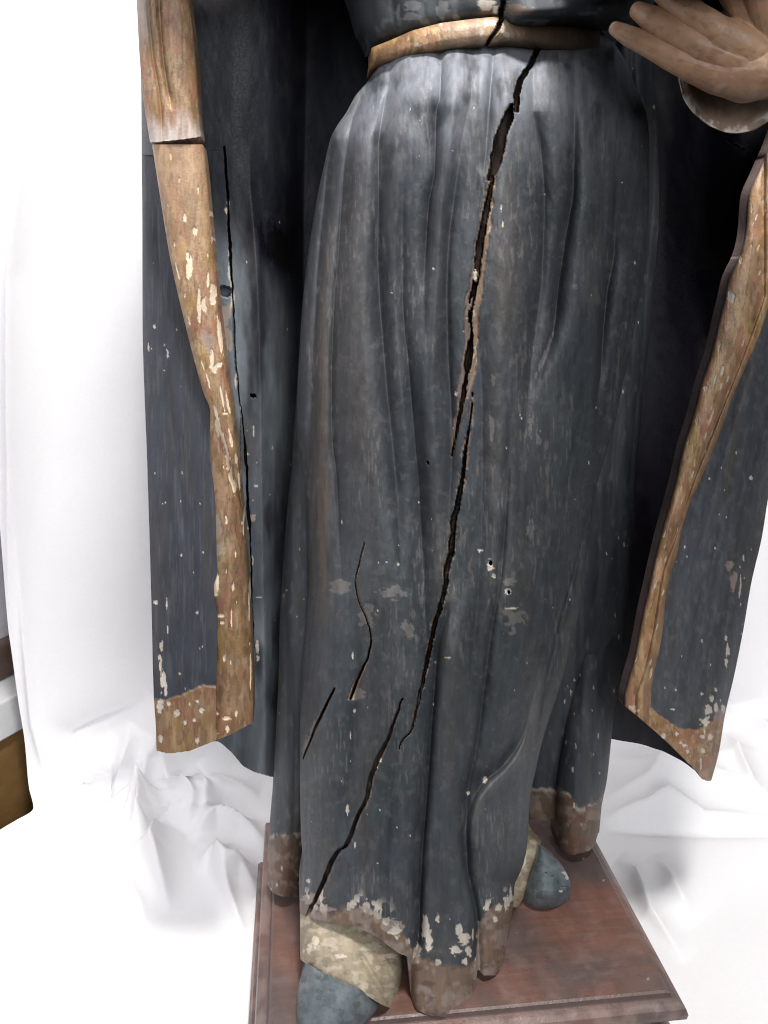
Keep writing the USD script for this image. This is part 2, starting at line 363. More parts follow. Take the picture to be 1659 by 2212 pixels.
G = [
 ([(799, 173), (761, 264), (746, 337), (737, 440), (731, 539), (722, 640), (716, 800), (718, 950), (728, 1026), (733, 1150), (740, 1300)], [(170, .003), (250, .007), (900, .007), (1150, .005), (1290, 0)], 8, 22),
 ([(722, 300), (708, 360), (698, 450), (688, 560), (680, 700), (672, 900), (664, 1100)], [(300, 0), (360, .006), (900, .006), (1100, .002)], 5, 14),
 ([(843, 179), (828, 249), (819, 322), (818, 410), (816, 539), (822, 650), (834, 800), (846, 950), (858, 1100), (868, 1250)], [(160, .004), (240, .009), (600, .010), (900, .008), (1150, .004), (1250, 0)], 12, 34),
 ([(890, 150), (880, 300), (872, 410), (870, 500), (872, 650), (884, 800), (896, 950), (906, 1100), (914, 1205), (918, 1312), (925, 1420), (930, 1500)], [(300, 0), (450, .003), (650, .008), (1100, .010), (1350, .006), (1490, 0)], 30, 14),
 ([(954, 112), (951, 205), (942, 249), (940, 366), (928, 440), (922, 539), (918, 640), (920, 760)], [(100, .005), (200, .008), (500, .008), (650, .004), (760, 0)], 14, 7),
 ([(1020, 105), (1018, 200), (1000, 300), (985, 400), (972, 500), (966, 600), (968, 750), (975, 900), (968, 1100), (955, 1250)], [(100, .002), (300, .003), (450, .006), (700, .007), (1000, .005), (1250, 0)], 22, 12),
 ([(1066, 110), (1059, 220), (1054, 293), (1046, 380)], [(110, .004), (170, .007), (260, .006), (380, 0)], 6, 12),
 ([(1150, 240), (1166, 330), (1173, 450), (1168, 600), (1150, 760), (1135, 900), (1120, 1080)], [(240, .004), (340, .010), (600, .009), (900, .005), (1080, 0)], 22, 20),
 ([(1240, 220), (1237, 400), (1222, 500), (1205, 620), (1195, 720), (1170, 800), (1152, 860)], [(200, .002), (350, .007), (650, .009), (740, .006), (860, 0)], 20, 10),
 ([(1330, 300), (1326, 540), (1310, 636), (1302, 728), (1298, 795), (1290, 862), (1288, 950), (1283, 1060)], [(300, 0), (450, .010), (650, .022), (780, .018), (900, .008), (1060, 0)], 5, 26),
 ([(1030, 700), (1042, 900), (1040, 1100), (1030, 1300), (1012, 1500), (1000, 1700)], [(650, .002), (900, .006), (1250, .006), (1500, .004), (1700, 0)], 24, 24),
 ([(966, 1330), (945, 1420), (935, 1560), (927, 1662), (916, 1800), (908, 1920), (900, 2040), (886, 2080)], [(1300, 0), (1430, .009), (1700, .010), (1900, .010), (2080, .009)], 14, 5),
 ([(1100, 900), (1085, 1200), (1055, 1400), (1030, 1600), (1008, 1740), (1010, 1860), (1030, 1980), (1034, 2100)], [(850, 0), (1100, .004), (1450, .005), (1740, .006), (1900, .008), (2100, .007)], 9, 8),
 ([(1230, 1230), (1200, 1320), (1172, 1440), (1150, 1510), (1128, 1590), (1085, 1655), (1040, 1695), (1015, 1750), (1003, 1800), (1010, 1880)], [(1180, 0), (1300, .002), (1450, .005), (1580, .007), (1700, .006), (1800, .004), (1880, 0)], 46, 7),
 ([(1292, 1000), (1245, 1200), (1200, 1381), (1172, 1506), (1156, 1610)], [(950, 0), (1150, .006), (1400, .008), (1560, .006), (1610, .002)], 14, 7),
 ([(790, 1320), (770, 1500), (752, 1640), (748, 1750), (752, 1850)], [(1300, 0), (1480, .005), (1700, .006), (1850, 0)], 22, 26),
 ([(868, 1500), (850, 1640), (838, 1800), (832, 1930)], [(1480, 0), (1650, .004), (1850, .005), (1950, .003)], 26, 22),
 ([(960, 1900), (955, 2000), (950, 2060)], [(1850, 0), (1980, .003), (2060, 0)], 10, 10),
]
VAL = sum(groove(wx, PY, path, amp, wl * 1.25, wr * 1.25) for path, amp, wl, wr in G)
Y = Y + 1.8 * VAL
def ridge(path, amp, w):
    p = curve(path); return -(lut(amp)(PY)) * np.exp(-((wx - p(PY)) / w) ** 2)
R1 = [(716, 480), (705, 600), (698, 800), (697, 1026), (697, 1150), (694, 1300)]
RG = [(R1, [(450, 0), (650, .004), (1150, .004), (1300, 0)], 17), ([(785, 280), (770, 450), (768, 700), (780, 900), (792, 1100)], [(220, 0), (400, .005), (900, .005), (1150, 0)], 30),
 ([(872, 170), (852, 330), (846, 500), (856, 700), (872, 900), (884, 1100)], [(130, .002), (300, .006), (700, .006), (1000, .003), (1150, 0)], 20),
 ([(984, 110), (975, 250), (958, 400), (948, 560), (938, 720), (932, 850), (936, 1000), (944, 1150), (950, 1300)], [(100, .004), (300, .006), (700, .007), (1100, .007), (1350, 0)], 26),
 ([(1108, 260), (1100, 450), (1090, 700), (1090, 1000), (1085, 1250), (1068, 1450)], [(240, 0), (450, .005), (900, .007), (1300, .007), (1550, 0)], 46),
 ([(990, 1300), (980, 1420), (968, 1650), (955, 1850), (952, 2000)], [(1250, 0), (1450, .008), (1900, .008), (2100, .004)], 26),
 ([(1180, 1400), (1165, 1470), (1142, 1560), (1115, 1640), (1070, 1690), (1030, 1740), (1016, 1800)], [(1350, 0), (1470, .003), (1640, .005), (1760, .004), (1830, 0)], 16),
 ([(1180, 1400), (1150, 1600), (1100, 1800)], [(1300, 0), (1600, .004), (1850, 0)], 30), ([(1265, 420), (1260, 600), (1245, 800), (1230, 1000)], [(350, 0), (550, .005), (900, .005), (1100, 0)], 34),
 ([(800, 1520), (795, 1750), (800, 1950)], [(1450, 0), (1700, .004), (2000, .003)], 24)]
RDG = sum(ridge(*r) for r in RG)
Y = Y + RDG
# knees, shins and the outer pleats of the right side
def bump(x, y, rx, ry, a): return -a * np.exp(-((PX - x) / rx) ** 2 - ((PY - y) / ry) ** 2)
Y = Y + bump(820, 1330, 90, 260, .010) + bump(1090, 1080, 110, 320, .008) + bump(700, 1480, 50, 300, .006) + bump(1000, 180, 140, 80, .006)
Y = Y + .0030 * jit + .0012 * (fb(PX, PY, 14, 30, 3, 22) - .5)
# splits in the wood
c1 = [(1162, 100), (1148, 135), (1125, 178), (1116, 215), (1112, 243)]
c1b = [(1108, 225), (1095, 262), (1078, 318), (1064, 372), (1058, 392)]
c2 = [(1066, 385), (1052, 450), (1045, 486), (1036, 535), (1032, 584), (1022, 632), (1016, 681), (1015, 746), (1010, 792), (1005, 828), (996, 877), (991, 909), (984, 948), (975, 985)]
c3 = [(1022, 850), (1013, 925), (1007, 968), (1000, 1020), (997, 1040), (986, 1098), (979, 1133), (975, 1187), (968, 1219), (961, 1269), (950, 1309), (943, 1337), (929, 1395), (918, 1448), (907, 1502), (898, 1545), (886, 1581), (871, 1597), (862, 1618)]
c4 = [(870, 1508), (853, 1556), (839, 1595), (814, 1642), (801, 1685), (792, 1726), (769, 1771), (746, 1828), (732, 1837), (708, 1885), (690, 1925), (665, 1975), (655, 1998)]
c5 = [(787, 1172), (776, 1215), (768, 1259), (778, 1309), (793, 1341), (801, 1377), (796, 1416), (785, 1441), (767, 1484), (757, 1512)]
c6 = [(724, 1486), (703, 1527), (678, 1581), (655, 1640)]
cr = np.maximum.reduce([
 crack(PX, PY, c1, [(100, 5), (180, 6), (243, 5)], 4, 1), crack(PX, PY, c1b, [(225, 3), (262, 11), (330, 12), (375, 8), (392, 4)], 3, 2),
 crack(PX, PY, c2, [(385, 3), (430, 5), (470, 6), (560, 7), (610, 5), (640, 5), (690, 2.5), (740, 5), (790, 7.5), (812, 2.5), (850, 4.5), (920, 2.4), (985, .8)], 2.8, 3) * (1 - .9 * blobs(PX, PY, [(1028, 598, 6, 16), (1018, 655, 3, 18, -.2), (1012, 715, 6, 22)], 77, .3)),
 crack(PX, PY, c3, [(850, .25), (920, 1.1), (1020, 3.2), (1120, 5.6), (1200, 5.2), (1290, 4.6), (1400, 3.8), (1500, 3), (1580, 1.6), (1618, .6)], 2.6, 4, 1.0),
 crack(PX, PY, c4, [(1508, 1), (1580, 3), (1650, 4.5), (1730, 3.6), (1850, 4.4), (1950, 4.6), (1998, 3)], 1.8, 5, 1.0),
 crack(PX, PY, c5, [(1172, .3), (1300, .4), (1380, .9), (1430, 1.6), (1490, 2.4), (1512, 1.3)], 2.0, 6, .9), crack(PX, PY, c6, [(1486, 1.2), (1560, 2.6), (1640, 1.0)], 1.5, 7, .9)])
hole = blobs(PX, PY, [(1060, 1216, 3, 4), (1099, 1280, 2.6, 3.5), (924, 1000, 2.4, 2.4)], 71, .3)
cr = np.maximum(cr, hole)
lip = np.clip(np.maximum.reduce([crack(PX + 9, PY, [(1072, 380), (1064, 470), (1052, 560), (1046, 600), (1039, 681), (1030, 792), (1022, 860)], [(380, 8), (480, 8), (600, 7), (800, 6), (860, 1)], 4, 8, 3),
      crack(PX + 2, PY, c2, [(385, 7), (560, 10), (800, 11), (985, 3)], 5, 3, 2) * .6, crack(PX, PY, c3, [(850, 3), (1000, 9), (1200, 9), (1400, 8), (1600, 2)], 4, 4, 2) * (fb(PX, PY, 14, 14, 3, 44) > .5) * .6,
      crack(PX - 3, PY, c4, [(1508, 1), (1650, 5), (1850, 6), (1998, 3)], 1.8, 5, 2) * (fb(PX, PY, 9, 20, 3, 45) > .5) * .45, crack(PX, PY, c1b, [(225, 6), (262, 15), (330, 15), (392, 8)], 5, 2, 2) * .35, crack(PX - 1, PY, c5, [(1172, 1.8), (1420, 2.6), (1480, 8), (1512, 9)], 2.0, 6, 1.5), crack(PX, PY, c6, [(1486, 3), (1560, 6), (1640, 2)], 3, 7, 2) * .4]), 0, 1)
chips = [(1086, 483, 2, 9), (1083, 448, 1.6, 9), (1058, 1221, 8, 9), (1067, 1244, 4, 6), (1097, 1278, 6, 7), (1038, 1189, 5, 4), (1106, 1314, 15, 2), (968, 1420, 8, 2),
 (757, 1588, 1.5, 8), (766, 1534, 3, 4), (1048, 1685, 5, 8), (1011, 1713, 4, 4), (821, 1642, 4, 4), (762, 1416, 2, 8), (937, 580, 2.5, 3), (846, 632, 3, 3), (1026, 593, 4, 12),
 (694, 1935, 4, 20), (762, 1953, 7, 10), (792, 1957, 7, 14), (816, 1960, 6, 7), (834, 1989, 8, 7), (855, 2012, 13, 12), (919, 2003, 8, 24), (927, 2034, 9, 22), (901, 2055, 7, 22), (991, 2007, 8, 16), (1002, 2027, 13, 12),
 (984, 2053, 10, 9), (1012, 2057, 6, 13), (1077, 1960, 7, 8), (1070, 1985, 5, 6), (1095, 1948, 7, 14), (1103, 1925, 3, 10), (1021, 2018, 1.8, 14), (665, 1903, 5, 5), (751, 1749, 4, 11), (767, 1824, 2, 8), (945, 1985, 4, 8), (860, 1218, 3, 3), (985, 850, 3, 5)]
rng = np.random.default_rng(5)
for k in range(60):
    y = rng.uniform(230, 2000); x = rng.uniform(tunL(y) + 15, tunR(y) - 15); r = rng.uniform(.7, 1.8); chips.append((x, y, r, r * rng.uniform(.7, 2.6)))
ges = blobs(PX, PY, chips, 50)
hemy = lut([(640, 1938), (700, 1962), (760, 1958), (800, 1966), (840, 1990), (870, 2012), (890, 2050), (925, 2075), (980, 2088), (1026, 2075), (1036, 1985), (1115, 1948)])(PX)
hem = sstep(-5, 6, PY - hemy + 26 * (fb(PX, PY, 16, 16, 4, 61) - .5))
ges = np.maximum(ges, np.exp(-((PY - hemy + 10) / 20) ** 2) * sstep(.60, .63, fb(PX, PY, 13, 20, 5, 68)))
Y = Y + .0006 * ges + .0008 * hem + .026 * sstep(0, 1, cr) * (1 - .68 * sstep(1480, 1520, PY + (PX - 900) * .25)) + .0016 * lip
# age-worn colour: blue paint, browner and dustier where handling wore it; light and shade painted in
s1, s2, s3, s4 = fb(PX, PY, 44, 300, 4, 1), fb(PX, PY, 80, 150, 4, 2), fb(PX, PY, 10, 18, 5, 3), fb(PX, PY, 4, 26, 4, 4)
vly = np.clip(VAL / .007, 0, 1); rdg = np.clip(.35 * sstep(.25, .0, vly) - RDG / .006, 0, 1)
col = np.broadcast_to(SLATE, PX.shape + (3,)).copy()
col = mix(col, (.042, .056, .061), sstep(.30, .55, fb(PX, PY, 200, 320, 3, 9)) * .85 * sstep(900, 1150, PX + .2 * PY))
col = mix(col, BROWN, sstep(.36, .68, s1) * (.25 + .55 * rdg))
col = mix(col, (.115, .09, .07), np.exp(-((wx - curve(R1)(PY)) / 24) ** 2) * sstep(420, 620, PY) * sstep(1420, 1200, PY) * .9 * sstep(.3, .5, fb(PX, PY, 9, 90, 4, 14)))
col = mix(col, NAVY, np.clip(vly * 1.1, 0, 1) * .7)  # fold valleys painted darker to deepen their shade
col = mix(col, (.12, .122, .122), np.exp(-((wx - curve([(1180, 1400), (1165, 1470), (1142, 1560), (1115, 1640), (1070, 1690), (1030, 1740), (1016, 1800)])(PY)) / 15) ** 2) * sstep(1400, 1500, PY) * sstep(1830, 1740, PY) * .7)  # pale band paints the lit rim of the shin fold
col = mix(col, DUST * .8, sstep(.46, .74, s2) * .22 * (.4 + .6 * rdg) + sstep(.50, .68, s3) * .10)
col = mix(col, (.24, .255, .285), sstep(430, 130, PY + 70 * (s2 - .5)) * .8 * sstep(.24, .5, fb(PX, PY, 30, 60, 4, 12)))  # painted highlight: skirt top brightened where the lamp strikes it, over dust
col = mix(col, NAVY * .8, sstep(.54, .66, fb(PX, PY, 6, 40, 5, 5)) * .22)
col = mix(col, (.20, .18, .165), sstep(.58, .66, s4) * sstep(.44, .6, s2) * .4)
col = mix(col, (.15, .135, .125), sstep(.60, .63, fb(PX, PY, 15, 15, 5, 13)) * .2)
col = mix(col, (.22, .20, .18), blobs(PX, PY, [(1147, 1148, 8, 20), (770, 1500, 14, 11), (680, 1563, 5, 18, -.4), (662, 1606, 5, 15, -.4), (1062, 925, 6, 22), (1143, 925, 5, 20), (1163, 951, 5, 12), (1065, 821, 4, 12), (1242, 619, 5, 6), (1100, 1258, 12, 8), (846, 1280, 26, 14), (735, 1265, 20, 16), (790, 1330, 16, 24), (1175, 770, 4, 40, -.38), (880, 1360, 12, 16), (1110, 1340, 20, 20)], 90, .8) * .5)  # pale worn patches; the long leaning one paints a lit ridge
hemcol = mix(np.broadcast_to(UMBER * 1.5, PX.shape + (3,)), (.27, .215, .18), sstep(.45, .62, fb(PX, PY, 22, 22, 4, 63)))
hemcol = mix(hemcol, (.085, .06, .05), sstep(.55, .7, fb(PX, PY, 30, 18, 4, 64)) * .7)
col = mix(col, hemcol, hem)
col = mix(col, (.36, .29, .26), blobs(PX, PY, [(676, 1944, 20, 13), (700, 1962, 22, 7), (850, 2000, 22, 16)], 95, .5) * .75)
col = mix(col, WOOD, lip * .8)
col = mix(col, GESSO, np.maximum(ges, sstep(.5, .9, lip) * (fb(PX, PY, 7, 16, 3, 66) > .60) * .5))
col = mix(col, mix(np.broadcast_to(VOID, col.shape), (.028, .018, .014), sstep(.42, .58, fb(PX, PY, 5, 40, 3, 78))), sstep(.35, .9, cr))
hb = np.array([(640, 1968), (665, 1982), (700, 1990), (760, 2000), (800, 2016), (830, 2036), (862, 2060), (880, 2066), (886, 2140), (893, 2172), (905, 2184), (930, 2194), (965, 2197), (995, 2192), (1018, 2178), (1027, 2150), (1031, 2092), (1045, 2108), (1072, 2108), (1084, 2096), (1092, 2050), (1100, 2000), (1112, 1950), (1125, 1900), (1140, 1830)], float)
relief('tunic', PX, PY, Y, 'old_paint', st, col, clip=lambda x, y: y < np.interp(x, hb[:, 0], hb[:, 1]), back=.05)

# --- folds of the under-robe that stand behind the tunic ----------------
def pillar(L, R, y0, y1, yc, dep, nx, ny, hem_y, bottom, grooves=(), seed=0, dark=0.0, name='robe_fold', clipfn=None):
    PX, PY, U = grid(L, R, y0, y1, nx, ny, .7)
    Y = lut(yc)(PY) - dep * np.sqrt(np.clip(1 - np.abs(U) ** 2.2, 0, 1)) + .002 * (fb(PX, PY, 40, 160, 3, seed) - .5)
    for g in grooves: Y = Y + groove(PX, PY, *g)
    col = np.broadcast_to(SLATE, PX.shape + (3,)).copy()
    s1 = fb(PX, PY, 16, 300, 4, seed + 1)
    col = mix(col, NAVY, np.clip(sstep(.55, .35, s1) * .8 + dark, 0, 1))
    col = mix(col, BROWN, sstep(.5, .66, s1) * .6 * (1 - dark))
    col = mix(col, DUST, sstep(.55, .75, fb(PX, PY, 9, 24, 4, seed + 2)) * .3)
    hm = sstep(-5, 6, PY - lut(hem_y)(PX) + 30 * (fb(PX, PY, 18, 18, 4, seed + 3) - .5))
    hc = mix(np.broadcast_to(UMBER, PX.shape + (3,)), (.23, .18, .15), sstep(.5, .62, fb(PX, PY, 14, 18, 4, seed + 4)) * .7)
    hc = mix(hc, (.13, .06, .035), sstep(.5, .62, fb(PX, PY, 26, 26, 3, seed + 6)) * .6)
    col = mix(col, hc, hm)
    edge = np.exp(-((PY - lut(hem_y)(PX) + 30 * (fb(PX, PY, 18, 18, 4, seed + 3) - .5)) / 4.5) ** 2) * (fb(PX, PY, 12, 12, 3, seed + 8) > .47)
    col = mix(col, GESSO * .75, edge * .75)
    sp_ = []
    r = np.random.default_rng(seed)
    for k in range(26):
        y = r.uniform(y0, y1); x = r.uniform(L(y) + 3, R(y) - 3); q = r.uniform(.8, 2.4); sp_.append((x, y, q, q * r.uniform(1, 3)))
    col = mix(col, GESSO, blobs(PX, PY, sp_, seed + 20) * .8)
    b = np.array(bottom, float)
    return relief(name, PX, PY, Y, 'old_paint', st, col, clip=lambda x, y: y < np.interp(x, b[:, 0], b[:, 1]), back=.03)
pillar(curve([(655, 700), (641, 860), (634, 950), (629, 1025), (621, 1097), (610, 1241), (604, 1348), (602, 1455), (597, 1563), (592, 1652), (588, 1728), (582, 1800), (577, 1880), (580, 1940)]),
       curve([(705, 700), (700, 1700), (672, 1800), (664, 1880), (655, 1950)]), 700, 1945,
       [(700, .82), (900, .80), (1300, .805), (1900, .815)], .045, 60, 460, [(570, 1812), (620, 1805), (670, 1800)],
       [(570, 1880), (580, 1915), (590, 1930), (615, 1938), (640, 1936), (668, 1925)], [([(650, 1000), (646, 1300), (640, 1600), (634, 1800)], .004, 12, 16)], 101)
pillar(curve([(1300, 90), (1330, 380), (1300, 700), (1250, 1100), (1180, 1400), (1140, 1600), (1120, 1720), (1120, 1800)]),
       curve([(1408, 90), (1420, 300), (1424, 420), (1423, 480), (1411, 620), (1403, 728), (1392, 822), (1384, 916), (1376, 1010), (1373, 1077), (1360, 1240), (1347, 1359), (1337, 1475), (1323, 1575), (1310, 1691), (1300, 1740), (1296, 1780), (1290, 1850)]), 90, 1800,
       [(90, .84), (1100, .86), (1800, .885)], .035, 150, 560, [(1100, 1705), (1215, 1712), (1300, 1740)],
       [(1100, 1740), (1140, 1770), (1180, 1772), (1215, 1765), (1222, 1800), (1300, 1800)], [([(1412, 420), (1395, 620), (1385, 800), (1370, 920), (1362, 1100)], [(400, .004), (900, .005), (1100, 0)], 8, 6), ([(1330, 900), (1300, 1200), (1262, 1450), (1230, 1700)], .008, 20, 20), ([(1365, 1000), (1345, 1200), (1310, 1500), (1270, 1720)], .006, 16, 18)], 131, .45)
pillar(curve([(1300, 900), (1255, 1300), (1215, 1600), (1204, 1700), (1204, 1780), (1206, 1830), (1216, 1850)]),
       curve([(1375, 900), (1352, 1300), (1337, 1475), (1323, 1575), (1310, 1691), (1302, 1725), (1294, 1780), (1288, 1830), (1280, 1850)]), 900, 1850,
       [(900, .91), (1250, .89), (1600, .852), (1700, .845), (1850, .84)], .032, 70, 260, [(1190, 1700), (1225, 1712), (1255, 1748), (1275, 1742), (1305, 1720)],
       [(1200, 1822), (1212, 1838), (1235, 1847), (1255, 1843), (1275, 1837), (1286, 1822), (1292, 1800)], [], 161, .35)

# --- mantle: the lining that hangs behind the figure -------------------
linL = curve([(300, -760), (300, -60), (330, 300), (360, 500), (420, 760), (450, 1000), (455, 1200), (460, 1400), (440, 1580), (430, 1700)])
linR = curve([(1760, -760), (1760, -60), (1720, 340), (1640, 600), (1600, 800), (1540, 1000), (1500, 1300), (1480, 1500), (1540, 1700)])
PX, PY, U = grid(linL, linR, -760, 1705, 520, 1000, 0, ([0, .1, .6, 1], [0, .06, .25, 1]))
base = lut([(280, .82), (440, .815), (490, .812), (545, .818), (585, .826), (610, .842), (650, .900), (760, .925), (1000, .925), (1300, .915), (1420, .90), (1500, .875), (1600, .84), (1760, .83)])(PX + .02 * (PY - 800))
Y = base + .010 * (fb(PX, PY, 120, 500, 3, 201) - .5) + .0014 * (fb(PX, PY, 20, 40, 3, 203) - .5)
Y = Y + groove(PX, PY, [(640, 300), (655, 700), (640, 1000), (615, 1300), (600, 1600)], .02, 30, 40) - groove(PX, PY, [(540, 400), (560, 700), (565, 1000), (570, 1300), (575, 1600)], [(300, 0), (600, .020), (1400, .020), (1650, .010)], 40, 34)
block = ((PX < curve([(485, 310), (492, 470), (500, 600), (506, 760), (520, 900)])(PY)) & (PY > 322) & (PY < 1300)).astype(float)
Y = Y - .006 * block * sstep(322, 326, PY)
notch = blobs(PX, PY, [(486, 630, 14, 11)], 12, .2); Y = Y + .012 * notch
cr = np.maximum(crack(PX, PY, [(485, 318), (490, 400), (493, 470), (496, 520), (501, 600), (505, 680), (509, 760), (516, 850), (526, 930), (531, 990), (534, 1050), (536, 1100), (540, 1160), (544, 1300), (549, 1400)], [(318, 1.4), (400, 1.8), (450, .9), (520, 2.2), (600, 1.4), (660, .5), (760, .2), (930, .3), (990, 2.6), (1040, 1.4), (1120, 2.8), (1165, .4), (1300, 1.2), (1400, .3)], 2.6, 207, 1.3),
     blobs(PX, PY, [(547, 855, 6, 3.4)], 15, .2))
Y = Y + .03 * cr
col = np.broadcast_to(np.array([.034, .040, .049]), PX.shape + (3,)).copy()
col = mix(col, (.15, .172, .19), sstep(680, 590, PX) * sstep(440, 560, PY) * sstep(.25, .50, fb(PX, PY, 40, 160, 4, 215)))  # lit patch left of the robe, brightness put into the colour
col = mix(col, (.020, .022, .030), sstep(1180, 1250, PX) * .85 + .95 * sstep(680, 420, PY + (PX - 540) * -.9) + sstep(.45, .6, fb(PX, PY, 60, 300, 4, 209)) * .5)  # painted shade on the right and above the diagonal, plus random mottling
col = mix(col, DUST * .8, sstep(.52, .72, fb(PX, PY, 12, 40, 4, 211)) * .10 * sstep(700, 600, PX))
col = mix(col, (.06, .05, .05), sstep(.55, .7, fb(PX, PY, 90, 140, 4, 213)) * .5)
tan_ = blobs(PX, PY, [(488, 680, 13, 24), (493, 735, 9, 28), (480, 700, 10, 30), (546, 1118, 6, 8), (505, 650, 3, 12)], 16, .45)
ges = blobs(PX, PY, [(493, 440, 3, 9), (489, 455, 4, 7), (496, 545, 3, 10), (496, 583, 4, 22), (500, 618, 3, 14), (502, 650, 4, 26), (509, 823, 3, 14), (520, 881, 1.5, 9), (534, 981, 5, 3), (538, 1140, 4, 4), (556, 1395, 4, 14), (557, 1420, 3, 8), (545, 1210, 2.5, 9), (560, 1290, 6, 2), (548, 930, 2, 12), (553, 1050, 5, 2), (600, 1640, 2, 2)] +
     [(float(x), float(y), float(r), float(r) * 1.6) for x, y, r in zip(rng.uniform(460, 640, 24), rng.uniform(400, 1600, 24), rng.uniform(.7, 1.8, 24))], 17)
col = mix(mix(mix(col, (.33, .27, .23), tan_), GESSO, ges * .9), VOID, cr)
bot = np.array([(380, 1560), (430, 1590), (450, 1600), (475, 1603), (500, 1625), (525, 1655), (550, 1668), (590, 1679), (640, 1684), (1000, 1690), (1300, 1592), (1335, 1599), (1380, 1606), (1430, 1622), (1480, 1648), (1515, 1676), (1545, 1690)], float)
slit = lambda x, y: ~((np.abs(y - (305 + (x - 1577) * .62)) < 2.6 - np.abs(x - 1597) * .06) & (x > 1576) & (x < 1617) & (np.abs(x - 1605) > 1.5))
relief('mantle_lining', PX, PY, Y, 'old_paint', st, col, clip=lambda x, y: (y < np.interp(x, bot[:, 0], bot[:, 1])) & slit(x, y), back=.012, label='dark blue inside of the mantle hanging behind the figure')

# --- mantle front panels and their gilded borders ----------------------
def gilt(PX, PY, seed, goldness=.5, stretch=1.0):
    c = np.broadcast_to(OCHRE, PX.shape + (3,)).copy()
    wx = PX + 8 * (fb(PX, PY, 14, 30, 3, seed + 9) - .5)
    c = mix(c, (.50, .34, .20), sstep(.48, .56, fb(wx, PY, 15, 42 * stretch, 5, seed)) * .5)
    c = mix(c, (.20, .115, .060), sstep(.47, .41, fb(wx, PY, 17, 48 * stretch, 5, seed + 5)) * .5)
    c = mix(c, GOLD, sstep(.55, .64, fb(PX, PY, 30, 60, 4, seed + 1)) * goldness * .6)
    c = mix(c, BOLE, sstep(.56, .62, fb(wx, PY, 20, 50, 5, seed + 2)) * .55)
    c = mix(c, (.56, .41, .26), sstep(.575, .60, fb(wx, PY, 8, 26 * stretch, 5, seed + 3)) * .4)
    c = mix(c, (.10, .062, .04), sstep(.60, .63, fb(wx, PY, 5, 18, 4, seed + 4)) * .4)
    return c
pL = curve([(300, -60), (305, 100), (309, 250), (306, 330), (307, 420), (308, 700), (318, 1000), (327, 1300), (332, 1500), (337, 1580), (338, 1640)])
gR = curve([(404, -60), (410, 0), (424, 120), (430, 230), (436, 296), (440, 318), (460, 520), (478, 700), (505, 900), (520, 1050), (533, 1200), (545, 1400), (548, 1500), (545, 1640)])
gL = curve([(328, 308), (345, 420), (368, 560), (395, 680), (420, 780), (440, 850), (454, 888), (453, 950), (450, 1100), (448, 1180), (447, 1240), (440, 1262), (441, 1290), (447, 1330), (447, 1400), (445, 1480), (445, 1640)])
PX, PY, U = grid(pL, lambda y: np.maximum(gL(y) + 22, 372), 300, 1640, 110, 620, .5)
panY = lambda px, py: lut([(300, .835), (315, .805), (340, .788), (400, .772), (460, .766), (550, .770)])(px) - .02 * sstep(700, 1500, py)
Y = panY(PX, PY) + .012 * sstep(60, 5, gL(PY) - PX) * sstep(950, 700, PY) + .0018 * (fb(PX, PY, 30, 120, 3, 301) - .5) + groove(PX, PY, [(340, 500), (360, 800), (390, 1050), (410, 1300)], [(400, 0), (700, .005), (1100, .005), (1400, 0)], 18, 20)
col = np.broadcast_to(np.array([.044, .048, .060]), PX.shape + (3,)).copy()
col = mix(col, (.045, .05, .068), sstep(.45, .62, fb(PX, PY, 16, 240, 4, 303)) * .7)
col = mix(col, BROWN * .9, sstep(.50, .70, fb(PX, PY, 24, 300, 4, 304)) * .4)
col = mix(col, DUST, sstep(.56, .7, fb(PX, PY, 3, 60, 4, 305)) * .14)
hl = lut([(330, 1512), (350, 1512), (400, 1498), (440, 1482), (560, 1480)])
hmask = sstep(-3, 3, PY - hl(PX) + 14 * (fb(PX, PY, 10, 10, 3, 307) - .5))
col = mix(col, gilt(PX, PY, 340, .55, 1.0) * .66, hmask)  # hem gilding dimmed like the lower border, weaker light in the colour
sp1 = [(353, 1470, 6, 19), (349, 1395, 4, 10), (347, 1434, 3, 18), (358, 1491, 3, 12), (345, 1527, 9, 13), (365, 1520, 4, 4), (383, 1541, 6, 8), (435, 1534, 6, 6), (426, 1513, 3, 4), (410, 1520, 2, 3), (347, 1595, 5, 9), (426, 1599, 4, 5), (360, 1305, 1.6, 11), (336, 1302, 5, 5), (426, 1323, 3, 3), (362, 765, 2, 9), (321, 750, 2, 9), (334, 705, 3, 4), (345, 1420, 3, 6), (388, 1455, 2.4, 2.4), (362, 1360, 1.4, 10), (420, 1555, 4, 4), (400, 1560, 3, 5)]
sp1 += [(float(x), float(y), float(r), float(r) * 2) for x, y, r in zip(rng.uniform(325, 440, 25), rng.uniform(500, 1500, 25), rng.uniform(.7, 1.6, 25))]
gs = blobs(PX, PY, sp1, 320)
col = mix(col, GESSO * 1.05, gs); Y = Y + .0006 * gs - .002 * hmask
bl = np.array([(330, 1615), (340, 1622), (365, 1628), (410, 1622), (450, 1606), (500, 1586), (548, 1560)], float)
clipl = lambda x, y: y < np.interp(x, bl[:, 0], bl[:, 1])
mf = relief('mantle_front', PX, PY, Y, 'old_paint', st, col, clip=clipl, back=.02)

